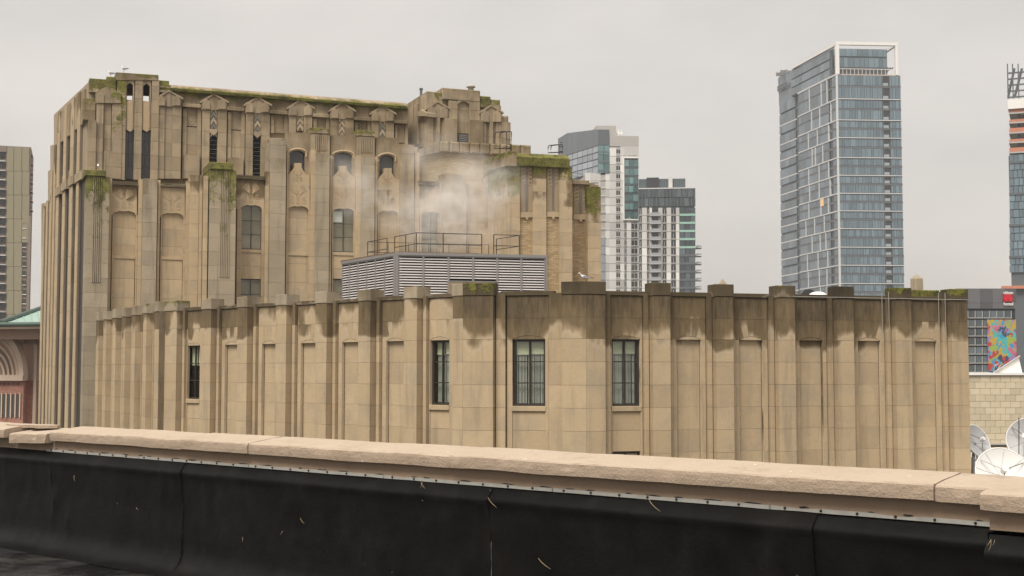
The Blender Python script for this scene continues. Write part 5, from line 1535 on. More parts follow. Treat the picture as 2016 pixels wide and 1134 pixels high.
# deep arch: nested ribs, each a separate arch ring
cx, cy = -14, 740
def ring(r0, r1, d0, d1, mat, yb=749, sq=1.55):
    pts = []
    n = 18
    for k in range(n + 1):
        a = math.pi / 2 * k / n; pts.append((cx + r1 * math.cos(a), cy - r1 * sq * math.sin(a)))
    for k in range(n, -1, -1):
        a = math.pi / 2 * k / n; pts.append((cx + r0 * math.cos(a), cy - r0 * sq * math.sin(a)))
    m = MB()
    P = WAb.pts([(x, y) for x, y in pts], d1)
    k2 = len(P) // 2
    for k in range(k2 - 1):
        quad = [P[k], P[k + 1], P[len(P) - 2 - k], P[len(P) - 1 - k]]
        m.prism(WAb, quad, d0, d1, tint=.5)
    return m.build('arch_ring', mat, ab)
ring(50.5, 60, -.4, .35, 'pale_stucco'); ring(41, 50.2, -.44, -.15, 'pink_stucco')
for k in range(4):
    r = 50 - 8.8 * k
    ring(r - 4.0, r, -.42, .10 - .12 * k, 'pale_stucco'); ring(r - 8.6, r - 4.2, -.43, -.30 - .05 * k, 'taupe_panel')
wb('arch_sill', 'pale_stucco', -60, 738, 44.5, 749.5, -.4, .40, ab, WAb)
for k in range(5):
    x = 2 + 9 * k
    wb('frieze_block', 'red_brick', x - 6, 754, x - 1.5, 757.5, -.1, .08, ab, WAb)
    fr = wb('window', 'window_grey', x - 5, 776, x - .6, 822, -.2, .03, ab, WAb, tint=.3)
    wb('window_pier', 'pale_stucco', x - .5, 774, x + 1.6, 822, -.2, .14, fr, WAb)
wb('eave_board', 'pale_stucco', -60, 639.5, 78, 647.5, -10, 3.2, ab, WAb)
wb('soffit_beam', 'pink_stucco', -60, 648, 76, 668, -8, 1.6, ab, WAb)
wb('drainpipe', 'pale_stucco', 66.5, 678, 71, 860, -.3, .2, ab, WAc); wb('drainpipe', 'taupe_panel', 71.5, 665, 73, 860, -.3, .2, ab, WAc)
a = Vector(WAb.W(WAb.S(-60, 3.3, 637), 3.3, WAb.Z(30, 638.5, 3.3))); b = Vector(WAb.W(WAb.S(82, 3.3, 637), 3.3, WAb.Z(30, 638.5, 3.3)))
rdg = at(86, 607, 122); hip0 = at(0, 637.5, 112 + 3)
nv = Vector((WAb.n.x, WAb.n.y, 0))
cpo = MB().add([Vector(WAb.W(WAb.S(0, 3.3, 637), 3.3, WAb.Z(0, 638.5, 3.3))), b, rdg], [(0, 1, 2)]).build('roof', 'copper_green', ab)
p0 = Vector(WAb.W(WAb.S(0, 3.3, 637), 3.3, WAb.Z(0, 638.5, 3.3)))
for k in range(1, 6):
    t = k / 6; e0 = p0.lerp(b, t + .12); e1 = p0.lerp(rdg, t)
    MB().cyl(e0 + Vector((0, -.03, .04)), e1 + Vector((0, -.03, .04)), .035, 5).build('standing_seam', 'copper_green', cpo)
MB().cyl(p0 + Vector((0, 0, .15)), rdg + Vector((0, 0, .1)), .22, 8).build('hip_capping', 'copper_dark', cpo)
MB().cyl(a, b, .18, 8).build('gutter', 'copper_dark', cpo)

# ================================================================== hotel, right
ht = thing('hotel_building', 'dark grey hotel block with square windows beyond the low wing', 'building', at(1955, 1000, 210)); ht.location.z = 0
WHt = wall_at(1905, 210, 6)
onebox('hotel_core', 'hotel_dark', ht, WHt, WHt.S(1880, 0, 640), WHt.S(2001, 0, 640), -ZC + .02, WHt.Z(1955, 571), -20, -.3)
for k in range(5):
    for j, (ya, yb) in enumerate(((568, 596), (596.4, 607.5))):
        a = 1882 + 24 * k; b = min(2001, a + 23.7)
        wb('wall_panel', 'hotel_grey', a, ya, b, yb, -.3, 0, ht, WHt)
for j in range(7):
    y = 611 + 17.8 * j
    for k in range(9):
        x = 1893.5 + 14.2 * k
        if x + 12.5 > 2001 or (j > 0 and x > 1940): continue
        q = WHt.rect(x + .8, y + .8, x + 11.7, y + 14.2, 0)
        w = onebox('window', 'glass_dark', ht, WHt, *q, -.3, -.12, tint=rr.random())
        m = MB()
        m.box(WHt, q[0] - .08, q[1] + .08, q[2] - .12, q[2], -.2, .05).box(WHt, q[1], q[1] + .09, q[2], q[3], -.2, .05)
        m.build('window_trim', 'grey_concrete', w)
# mural: a flat printed banner of loose colour patches
mm_ = NT('mural_print')
vo = mm_.n('ShaderNodeTexVoronoi'); vo.inputs['Scale'].default_value = 1.0
wn_ = mm_.n('ShaderNodeTexNoise'); wn_.inputs['Scale'].default_value = 1.1; mm_.l(mm_.pos(), wn_.inputs['Vector'])
ad = mm_.n('ShaderNodeVectorMath', operation='MULTIPLY_ADD'); ad.inputs[1].default_value = (3, 3, 3); mm_.l(wn_.outputs['Color'], ad.inputs[0]); mm_.l(mm_.pos(), ad.inputs[2])
mm_.l(ad.outputs[0], vo.inputs['Vector'])
sp_ = mm_.n('ShaderNodeSeparateColor'); mm_.l(vo.outputs['Color'], sp_.inputs[0])
rp_ = mm_.n('ShaderNodeValToRGB'); rp_.color_ramp.interpolation = 'CONSTANT'
cols_ = [(0, (.32, .2, .42)), (.13, (.45, .05, .05)), (.26, (.05, .3, .5)), (.4, (.08, .42, .4)), (.53, (.5, .33, .05)), (.66, (.3, .4, .08)), (.78, (.5, .15, .25)), (.9, (.05, .07, .12))]
while len(rp_.color_ramp.elements) < len(cols_): rp_.color_ramp.elements.new(.5)
for e_, (p_, c_) in zip(rp_.color_ramp.elements, cols_): e_.position = p_; e_.color = c_ + (1,)
mm_.l(sp_.outputs[0], rp_.inputs[0]); mm_.base(rp_.outputs[0]); mm_.rough(.6)
q = WHt.rect(1945, 629, 2001.5, 731, .2)
tag(onebox('mural', 'mural_print', None, WHt, *q, .02, .14), 'bright multicoloured abstract mural on the hotel wall', 'mural')
# hotel sign
sg = thing('hotel_sign', 'red square hotel sign with white lettering on grey wall', 'sign', WHt.W(WHt.S(1985, 0, 590), 0, WHt.Z(1985, 600)))
q = WHt.rect(1975.5, 579.5, 1994, 594.5, .3)
onebox('sign_panel', 'sign_dark_red', sg, WHt, *q, .02, .25)
s0, s1, z0, z1 = q; sm_ = (s0 + s1) / 2
for a, b in ((s0 + .03, sm_ - .02), (sm_ + .02, s1 - .03)):
    c = (a + b) / 2; w = (b - a) / 2
    m = MB(); P = []
    for k in range(16):
        t = 2 * math.pi * k / 16
        P.append((c + w * math.cos(t), (z0 + z1) / 2 + (z1 - z0) * .42 * math.sin(t)))
    m.prism(WHt, P, .25, .31)
    m.build('sign_emblem', 'sign_red', sg)
m = MB().prism(WHt, [(s0 + .1, z1 - .02), (s1 - .1, z1 - .02), (sm_, z1 - (z1 - z0) * .55)], .25, .335)
m.build('sign_emblem', 'sign_red', sg)
def letters(txt, x0, x1, y0, y1, d, mat, parent):
    cu = bpy.data.curves.new('lettering', 'FONT'); cu.body = txt; cu.extrude = .03; cu.offset = 0.018; cu.size = 1.0
    tmp = bpy.data.objects.new('lettering', cu); col.objects.link(tmp)
    dg = bpy.context.evaluated_depsgraph_get()
    me = bpy.data.meshes.new_from_object(tmp.evaluated_get(dg))
    bpy.data.objects.remove(tmp)
    xs = [v.co.x for v in me.vertices]; yy = [v.co.y for v in me.vertices]
    s0, s1, z0, z1 = WHt.rect(x0, y0, x1, y1, d)
    for v in me.vertices:
        a = s0 + (v.co.x - min(xs)) / (max(xs) - min(xs)) * (s1 - s0)
        b = z0 + (v.co.y - min(yy)) / (max(yy) - min(yy)) * (z1 - z0)
        v.co = WHt.W(a, d + v.co.z * 2, b)
    me.materials.clear(); me.materials.append(MATS[mat])
    o = bpy.data.objects.new('lettering', me); col.objects.link(o); adopt(o, parent); return o
letters('citizen', 1975.5, 1994.5, 573.5, 579, .15, 'white_paint', sg)
letters('hotel', 1976, 1994.5, 594.8, 601.5, .15, 'white_paint', sg)

# ================================================================== tower under construction, right edge
uc = thing('unfinished_tower', 'glass tower under construction with orange bare floors at the right edge', 'building', at(2010, 1000, 300)); uc.location.z = 0
WU = wall_at(1986, 300, -23)
onebox('tower_core', 'mullion_dark', uc, WU, WU.S(1987.5, 0, 400), WU.S(2060, 0, 400), -ZC, WU.Z(2000, 306), -20, -.4)
for k in range(15):
    y = 303 + 24.5 * k * .62 * 1.0
    y = 303 + 15.6 * k
    q = WU.rect(1987, y, 2060, y + 14.2, 0)
    pane_row(WU, q[0], q[1], q[2], q[3], 0, 'glass_blue', uc, .8, 1.3, rr, dark=.15)
    if k % 4 == 0: wb('dark_band', 'mullion_dark', 1986.5, y + 12.5, 2060, y + 17, -.3, .2, uc, WU)
for k, y in enumerate((213, 232, 252, 271, 291)):
    wb('floor_slab', 'grey_concrete', 1986.5, y + 6, 2060, y + 9, -18, .2, uc, WU)
    wb('safety_screen', 'deck_orange', 1987, y - 2 + (k % 2) * 3, 2060, y + 5.8, -.2, .1, uc, WU)
    wb('column', 'hotel_dark', 2004, y - 12, 2008, y + 6, -1.4, -.6, uc, WU)
wb('wrapped_floor', 'white_paint', 1984, 193, 2060, 212, -18, .6, uc, WU)
m = MB()
for k in range(5):
    y = 140 + 12 * k
    q = WU.rect(1983, y, 2060, y + 2.5, 0); m.box(WU, *q, -.3, .3)
for x in (1983, 1993, 2004): q = WU.rect(x, 126, x + 2.2, 194, .1); m.box(WU, *q, -.4, .4)
for x0, x1 in ((1985, 1997), (1998, 2012)):
    a = WU.P(x0, 190, 0); b = WU.P(x1, 135, 0); m.cyl(WU.W(a[0], 0, a[1]), WU.W(b[0], 0, b[1]), .3, 6)
m.build('steel_frame', 'mullion_dark', uc)
wb('low_screen', 'deck_orange', 1971, 562, 2060, 568, -8, .8, uc, WU)

# ================================================================== cream ashlar building behind the dishes
cb = thing('cream_ashlar_building', 'cream coloured ashlar building end wall behind the satellite dishes', 'building', at(1960, 1000, 88)); cb.location.z = 0
WCb = wall_at(1912, 88, 4)
cwall = wb('wall', 'cream_ashlar', 1880, 737, 2090, 1100, -12, -.05, cb, WCb, tint=.2)
for j in range(12):
    y = 740 + 12.6 * j; x = 1890 + (10 if j % 2 else 0)
    while x < 2080:
        q = WCb.rect(x + .2, y + .25, x + 19.6, y + 12.3, 0)
        onebox('stone_block', 'cream_ashlar', cwall, WCb, *q, -.2, -.012 * rr.random(), cham=.01, tint=rr.random())
        x += 20
wb('roof_edge', 'white_paint', 1880, 734, 2090, 738.5, -12, .12, cb, WCb)
wb('ledge', 'grey_concrete', 1880, 873, 2090, 876, -.2, .4, cb, WCb); wb('ledge', 'cream_ashlar', 1880, 880, 2090, 884, -.2, .35, cb, WCb, tint=.4)
# white sloped canopy on that roof
pts = WCb.pts([(1957, 735), (1963, 733), (2006, 705), (2013, 735)], -2)
cn = one('roof_canopy', 'white_paint', None, WCb, pts, -2.5, -2, tint=.5)
tag(cn, 'white triangular canopy on the cream building roof below the mural', 'canopy')
m = MB(); P = [WCb.P(x, y, -1.9) for x, y in ((1956, 733), (1958, 720), (1966, 716.5), (1970, 719), (1962, 731))]
m.tube([WCb.W(a, -1.9, b) for a, b in P], .05, 6); P2 = [WCb.P(x, y, -1.9) for x, y in ((1955, 735), (2008, 701))]
m.tube([WCb.W(a, -1.9, b) for a, b in P2], .07, 6); m.build('canopy_rail', 'frame_metal', cn)
# lower roof for the dishes
lr = MB().add([at(1870, 985, 50) + Vector((0, 0, 0)), at(2200, 985, 50), at(2200, 985, 50) + Vector((6, 37, 0)), at(1870, 985, 50) + Vector((0, 37, 0))], [(0, 1, 2, 3)]).build('lower_roof', 'grey_concrete')
tag(lr, 'flat pale lower roof carrying the satellite dishes', None, kind='structure')

def dish(px, py, Y, rad, aim, label, mat='dish_white', rim='dish_white', feed=True, legs=True):
    c = at(px, py, Y); ax = Vector(aim).normalized()
    t = thing('satellite_dish', label, 'satellite dish', (c.x, c.y, lr_z), 'satellite dishes on the lower roof')
    x = ax.cross(Vector((0, 0, 1))).normalized(); y = x.cross(ax).normalized()
    n = 40; nr = 7; dp = rad * .30
    vs = []; fs = []
    for j in range(nr + 1):
        r = rad * j / nr
        for k in range(n):
            a = 2 * math.pi * k / n
            vs.append(c + (x * math.cos(a) + y * math.sin(a)) * r + ax * (dp * (r / rad) ** 2 - dp))
    for j in range(nr):
        for k in range(n): fs.append((j * n + k, j * n + (k + 1) % n, (j + 1) * n + (k + 1) % n, (j + 1) * n + k))
    off = len(vs)
    for j in range(nr + 1):
        r = rad * j / nr
        for k in range(n):
            a = 2 * math.pi * k / n
            vs.append(c + (x * math.cos(a) + y * math.sin(a)) * r + ax * (dp * (r / rad) ** 2 - dp - .05))
    for j in range(nr):
        for k in range(n): fs.append((off + j * n + k, off + (j + 1) * n + k, off + (j + 1) * n + (k + 1) % n, off + j * n + (k + 1) % n))
    b = MB().add(vs, fs).build('reflector', mat, t, smooth=True)
    ring_ = [c + (x * math.cos(2 * math.pi * k / n) + y * math.sin(2 * math.pi * k / n)) * rad - ax * .02 for k in range(n + 1)]
    MB().tube(ring_, rad * .03, 6, cap=False).build('rim', rim, b, smooth=True)
    m = MB()
    for k in range(8):
        a = math.pi * k / 4 + .2
        m.tube([c + (x * math.cos(a) + y * math.sin(a)) * (rad * q) + ax * (dp * q * q - dp + .006) for q in (.05, .35, .65, .97)], .008, 4)
    m.build('panel_seam', 'dish_grey', b)
    if feed:
        f = c + ax * rad * .28
        MB().cyl(f - ax * rad * .16, f + ax * rad * .16, rad * .12, 14).build('feed_horn', 'dish_white', t)
        for k in range(3):
            a = 2 * math.pi * k / 3 + .6
            MB().tube([f, c + (x * math.cos(a) + y * math.sin(a)) * rad * .92], .025, 6).build('feed_strut', 'frame_metal', t)
    ft = Vector((c.x, c.y, lr_z)) - Vector((ax.x, ax.y, 0)) * rad * .5
    MB().cyl(ft, c - ax * dp, rad * .1, 10).build('mast', 'frame_metal', t)
    for sg in (-1, 1):
        MB().cyl(ft + x * sg * rad * .7, c - ax * (dp + .05) + x * sg * rad * .15, .04, 8).build('brace', 'frame_metal', t)
    return t
lr_z = at(1990, 985, 52).z
dish(1926, 868, 62, .80, (.42, -.62, .32), 'grey white dish half hidden behind the corner of the low wing', 'dish_grey')
dish(1974, 930, 55, 1.08, (-.08, -.9, .42), 'largest white dish facing the parapet, in front of the others')
dish(2022, 862, 64, 1.0, (-.55, -.7, .3), 'grey dish cut off by the right edge of the photo', 'dish_grey')
dish(1944, 903, 63, .52, (-.5, .6, .3), 'small beige dish turned away between two larger dishes', 'dish_beige', 'dish_beige', False)
m = MB(); p = at(2006, 930, 60); m.cyl(p, at(2006, 822, 60), .02, 6)
tag(m.build('antenna_mast', 'dark_iron'), 'thin dark antenna mast standing beside the right hand dish', 'antenna')
fr = MB()
for k in range(4):
    a = at(1914, 905 + 10 * k, 57); b = at(1932, 905 + 10 * k, 57); fr.cyl(a, b, .05, 6)
fr.cyl(at(1915, 900, 57), at(1915, 950, 57), .06, 6).cyl(at(1931, 900, 57), at(1931, 950, 57), .06, 6)
tag(fr.build('dish_frame', 'frame_metal'), 'grey steel support frame under the half hidden dish', 'frame')

# ================================================================== things peeking over the right wing roof
def obelisk(px, y0, yp, ysh, w, Y, label):
    a = at(px, yp, Y); sh = at(px, ysh, Y).z; bt_ = at(px, y0, Y).z; h = w / 2
    c = math.cos(.5); s_ = math.sin(.5)
    ring_ = lambda z, k: [(a.x + k * (i * c - j * s_), a.y + k * (i * s_ + j * c), z) for i, j in ((-h, -h), (h, -h), (h, h), (-h, h))]
    vs = ring_(bt_, 1.0) + ring_(sh, .94) + [tuple(a)]
    o = MB().add(vs, [(3, 2, 1, 0), (0, 1, 5, 4), (1, 2, 6, 5), (2, 3, 7, 6), (3, 0, 4, 7), (4, 5, 8), (5, 6, 8), (6, 7, 8), (7, 4, 8)], .7, dirt=.3).build('stone_pinnacle', STG)
    return tag(o, label, 'pinnacle', 'stone pinnacles beyond the wing')
obelisk(1804.5, 590, 539.5, 549, .58, 85, 'tall pale stone pinnacle with pointed top near the right end of the wing')
obelisk(1422.5, 580, 548.5, 559, .40, 85, 'small pointed stone pinnacle peeking over a pier of the right face')
# dark barrel roof
c = at(1593, 582, 62); m = MB(); n = 14; r = .42
vs = []
for y in (0, 3.0):
    for k in range(n + 1):
        t = math.pi * k / n; vs.append((c.x - r * math.cos(t) + y * .12, c.y + y, c.z - .12 + r * math.sin(t)))
fs = [(k, k + 1, n + 2 + k, n + 1 + k) for k in range(n)] + [tuple(range(n + 1))]
o = m.add(vs, fs).build('barrel_roof', 'vault_dark', smooth=False); tag(o, 'dark barrel shaped roof hatch behind the right wing parapet', 'roof hatch')
c = at(1610, 580, 60); vs = []; fs = []
n = 18
for j in range(5):
    a = math.pi / 2 * j / 4
    for k in range(n): vs.append((c.x + .42 * math.cos(a) * math.cos(2 * math.pi * k / n), c.y + .42 * math.cos(a) * math.sin(2 * math.pi * k / n), c.z - .06 + .2 * math.sin(a)))
for j in range(4):
    for k in range(n): fs.append((j * n + k, j * n + (k + 1) % n, (j + 1) * n + (k + 1) % n, (j + 1) * n + k))
tag(MB().add(vs, fs).build('skylight_dome', 'white_paint', smooth=True), 'small white skylight dome beside the dark barrel hatch', 'skylight')
bh = WR
pts = None
q = WR.rect(1803, 571, 1850, 592, -3.5)
o = onebox('stone_bulkhead', CAP, None, WR, q[0], q[1], q[2], q[3], -6, -3.5, cham=.04, moss=(.8, .5), dirt=(.6, .5))
tag(o, 'low mossy stone bulkhead behind the last two piers of the right face', 'bulkhead')

# ================================================================== the damp air over the city
hz = NT('haze_air'); hz.t.nodes.remove(hz.b)
hv = hz.n('ShaderNodeVolumePrincipled'); hv.inputs['Color'].default_value = (0.89, 0.9, 0.92, 1); hv.inputs['Density'].default_value = 0.00026; hv.inputs['Anisotropy'].default_value = 0.2
hz.l(hv.outputs[0], hz.out.inputs['Volume'])
x0, x1, y0, y1, z0, z1 = -420, 520, -60, 640, -1.0, 152.0
o = MB().add([(x, y, z) for x in (x0, x1) for y in (y0, y1) for z in (z0, z1)], [(0, 1, 3, 2), (4, 6, 7, 5), (0, 4, 5, 1), (2, 3, 7, 6), (0, 2, 6, 4), (1, 5, 7, 3)]).build('haze', 'haze_air')
tag(o, 'thin pale haze softening the far towers', None, kind='stuff')
# ================================================================== near parapet of our own roof
pw = thing('roof_parapet', 'near roof parapet with pinkish rough coping and black membrane wall', 'parapet', (3, 11, ZC - 3))
r_ = ray(1920, 985); WP = Wall((r_.x / r_.y * 10.0, 10.0), -42.0)
zF = WP.Z(1360, 924)                 # top of the front edge of the coping
m = NT('coping_stucco')
n1 = m.noise(38, None, 4, .6); n2 = m.noise(3.0, None, 6, .65); n3 = m.noise(120, None, 2, .5)
c = m.mix(n2, (0.41, 0.323, 0.24, 1), (0.50, 0.412, 0.322, 1))
c = m.mix(m.math('MULTIPLY', m.step(m.noise(1.3, None, 6, .7), .52, .75), .35), c, (0.30, 0.21, 0.15, 1))
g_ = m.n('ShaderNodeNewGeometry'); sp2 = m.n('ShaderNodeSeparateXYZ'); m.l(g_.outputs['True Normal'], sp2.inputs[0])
c = m.mix(m.step(sp2.outputs['Z'], .35, .85), m.mix(.45, c, (0.25, 0.175, 0.12, 1)), c)      # lighter top, browner face by slope: sky light put into the colour
vd = m.n('ShaderNodeTexVoronoi'); vd.inputs['Scale'].default_value = 5.0; m.l(m.pos(), vd.inputs['Vector'])
c = m.mix(m.math('MULTIPLY', m.step(m.noise(7, None, 5, .7), .58, .72), .35), c, (0.2, 0.15, 0.11, 1))
wv2 = m.n('ShaderNodeVectorMath', operation='MULTIPLY_ADD'); wv2.inputs[1].default_value = (.12, .12, .12)
nc2 = m.n('ShaderNodeTexNoise'); nc2.inputs['Scale'].default_value = 9; m.l(m.pos(), nc2.inputs['Vector']); m.l(nc2.outputs['Color'], wv2.inputs[0]); m.l(m.pos(), wv2.inputs[2])
m.l(wv2.outputs[0], vd.inputs['Vector']); sd2 = m.n('ShaderNodeSeparateColor'); m.l(vd.outputs['Color'], sd2.inputs[0])
dr2 = m.math('MULTIPLY', m.math('LESS_THAN', vd.outputs['Distance'], .09), m.math('GREATER_THAN', sd2.outputs[0], .86))
c = m.mix(m.math('MULTIPLY', dr2, .6), c, (0.62, 0.6, 0.55, 1))     # old droppings
c = m.mix(m.math('MULTIPLY', m.step(m.noise(2.2, None, 7, .75, None, (3, 8, 2)), .56, .70), .45), c, (0.22, 0.19, 0.15, 1))   # lichen and damp
m.base(c); m.rough(.92, .2)
m.bump(m.math('ADD', m.math('MULTIPLY', n1, 1.0), m.math('MULTIPLY', n3, .4)), .02, .55)
m = NT('roof_membrane')
n1 = m.noise(2.2, None, 6, .65); n2 = m.noise(60, None, 3, .6)
c = m.mix(m.step(n1, .35, .75), (0.004, 0.004, 0.004, 1), (0.008, 0.0078, 0.0072, 1))
c = m.mix(m.math('MULTIPLY', m.step(m.noise(.8, None, 5, .6, None, (5, 2, 1)), .5, .75), .5), c, (0.011, 0.009, 0.006, 1))
vs_ = m.n('ShaderNodeTexVoronoi'); vs_.inputs['Scale'].default_value = 5.5; m.l(m.pos(), vs_.inputs['Vector'])
sc_ = m.n('ShaderNodeSeparateColor'); m.l(vs_.outputs['Color'], sc_.inputs[0])
fl_ = m.math('MULTIPLY', m.math('LESS_THAN', vs_.outputs['Distance'], .035), m.math('GREATER_THAN', sc_.outputs[0], .8))
c = m.mix(m.math('MULTIPLY', m.step(m.noise(1.6, None, 7, .72, (1, 1, .6)), .48, .8), .35), c, (0.03, 0.028, 0.026, 1))    # dust and water marks
c = m.mix(m.math('MULTIPLY', fl_, .8), c, (0.35, 0.33, 0.28, 1))
m.base(c); m.rough(m.math('MULTIPLY_ADD', n1, .2, .38), .12)
m.bump(m.math('ADD', m.math('MULTIPLY', n2, .25), m.noise(9, None, 5, .6)), .02, .3)
m = NT('wet_roof')
n1 = m.noise(.9, None, 6, .65); n2 = m.noise(22, None, 5, .7)
c = m.mix(m.step(n1, .4, .62), (0.007, 0.007, 0.007, 1), (0.045, 0.042, 0.038, 1))
m.base(c); m.rough(m.math('MULTIPLY_ADD', m.step(m.noise(.7, None, 4, .6, None, (2, 5, 0)), .42, .6), .45, .12), .5); m.bump(n2, .02, .45)
plain('neck_stucco', (0.28, 0.205, 0.145, 1), .92, .2, 0, .2, 4, .4, 30)  # browner than the coping: shade below its overhang put into the colour

def coping_run(s0, s1, d0, name='coping_stone', zo=0.0, tilt=0.0, width=.52, seed=0, hgt=.128, chip=0.0):
    """lofted stone: rough front face, sloping top; profile in (d, z)"""
    prof = [(-.03, -hgt - .005), (0.0, -hgt), (.004, -hgt * .66), (.004, -hgt * .33), (0.0, -.016), (-.012, -.002), (-.05, .006), (-width * .35, .024), (-width * .7, .045), (-width + .02, .060), (-width, .045), (-width, -.1)]
    n = max(3, int((s1 - s0) / .05)); k = len(prof); vs = []; fs = []
    for i in range(n + 1):
        s = s0 + (s1 - s0) * i / n
        edge = min(1.0, min(s - s0, s1 - s) / .02 + .6)
        for d, z in prof:
            p = Vector((s * 2.2 + seed * 7, d * 5, z * 9))
            nz_ = noise.noise(p) * .006 + noise.noise(p * 4) * .004
            big = noise.noise(Vector((s * .9 + seed, 3, 1))) * .012
            ch = 0
            if chip and d > -.08 and z > -.06: ch = max(0, noise.noise(Vector((s * 6, 9, seed)))) * chip
            vs.append(WP.W(s, d0 + .045 + d + nz_ - ch - (1 - edge) * .012, zF + zo + z + nz_ * .8 + big + tilt * (s - (s0 + s1) / 2) - ch * .4 - (1 - edge) * (.008 if z > -.05 else -.006)))
    for i in range(n):
        for j in range(k - 1): fs.append((i * k + j, (i + 1) * k + j, (i + 1) * k + j + 1, i * k + j + 1))
    fs.append(tuple(range(k))); fs.append(tuple(reversed(range(n * k, n * k + k))))
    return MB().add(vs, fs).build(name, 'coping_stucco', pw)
S = lambda x, y=900, d=0.0: WP.S(x, d, y)
jx = [(103, 842), (361, 860), (494, 871), (889, 893), (1844, 963), (1921, 969)]
sj = [S(*p) for p in jx]
JD = .34
sJ = WP.S(1934, JD, 985)
sj[-1] = sJ + .30      # the run dies into the jutting block
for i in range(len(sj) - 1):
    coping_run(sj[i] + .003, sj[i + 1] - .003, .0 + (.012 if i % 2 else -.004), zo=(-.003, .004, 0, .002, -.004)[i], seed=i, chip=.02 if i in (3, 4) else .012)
# jutting block at the right
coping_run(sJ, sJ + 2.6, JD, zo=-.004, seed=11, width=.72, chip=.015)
sa = sj[-1]
# cracked, slumped pieces at the left end
s_a = S(24, 850, .05); s_b = sj[0]
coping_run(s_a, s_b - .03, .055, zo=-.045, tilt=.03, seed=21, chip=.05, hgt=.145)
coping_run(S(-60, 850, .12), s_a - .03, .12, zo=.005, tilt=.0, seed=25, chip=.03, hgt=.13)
for i, (x0, x1, y) in enumerate(((12, 66, 833), (55, 112, 829))):
    a = S(x0, y, -.2); b = S(x1, y, -.2); z = zF + .042 + .010 * i
    m = MB(); P = []
    for k in range(9):
        t = 2 * math.pi * k / 9
        P.append(((a + b) / 2 + (b - a) / 2 * math.cos(t) * (.8 + .3 * R.random()), -.24 + .17 * math.sin(t) * (.7 + .4 * R.random())))
    vs = [WP.W(s, d, z - .03 + .004 * (s - a)) for s, d in P] + [WP.W(s, d, z + .012 + .004 * (s - a)) for s, d in P]
    m.add(vs, [tuple(range(9)), tuple(reversed(range(9, 18)))] + [(k, k + 9, (k + 1) % 9 + 9, (k + 1) % 9) for k in range(9)])
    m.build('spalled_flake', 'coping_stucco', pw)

# neck under the coping
zN = zF - .125; zBar = WP.Z(1360, 981, -.06)
s_l = S(-150, 870); s_r = sJ + 2.6
onebox('neck', 'neck_stucco', pw, WP, s_l, sa + .02, zBar - .02, zN + .03, -.35, -.045)
onebox('neck', 'neck_stucco', pw, WP, sJ + .03, s_r, zBar - .02, zN + .03, -.35, JD - .05)
# termination bar with bolts, in lengths
bl = [sj[0] - .2]
while bl[-1] < sa - .3: bl.append(min(sa, bl[-1] + 2.4))
for i in range(len(bl) - 1):
    m = MB(); s = bl[i]; zz = zBar
    n = int((bl[i + 1] - s) / .06)
    vs = []; fs = []
    for k in range(n + 1):
        x = s + (bl[i + 1] - s - .01) * k / n
        j = .0035 * noise.noise(Vector((x * 3, 1, 2)))
        cov = max(0, noise.noise(Vector((x * 2.3, 5, 7)))) * .022      # sealant smears eat into the upper edge
        for d, z in ((-.05, -.036), (-.030, -.036), (-.030, -.002 - cov), (-.05, -.002 - cov)): vs.append(WP.W(x, d, zz + z + j))
    for k in range(n):
        for q in range(4): fs.append((k * 4 + q, (k + 1) * 4 + q, (k + 1) * 4 + (q + 1) % 4, k * 4 + (q + 1) % 4))
    bar = m.add(vs, fs).build('termination_bar', 'caulk_bar', pw)
    x = s + .14
    while x < bl[i + 1]:
        p = Vector(WP.W(x, -.03, zz - .016)); nn_ = Vector((WP.n.x, WP.n.y, 0))
        MB().tube([p, p + nn_ * .012, p + nn_ * .018], [.011, .010, .004], 8).build('bolt', 'black_bolt', bar)
        x += .33 + .03 * (R.random() - .5)
m = MB(); x = sj[0]
while x < sa - .1:      # dark sealant beads above the bar
    l = .05 + .16 * R.random()
    pts = [WP.W(x + l * k / 4, -.036, zBar + .002 + .010 * noise.noise(Vector((x * 9 + k, 2, 2)))) for k in range(5)]
    m.tube(pts, [.002, .004 + .005 * R.random(), .007, .005, .002], 5); x += l + .1 + .45 * R.random()
m.build('sealant_bead', 'black_bolt', pw)['kind'] = 'stuff'

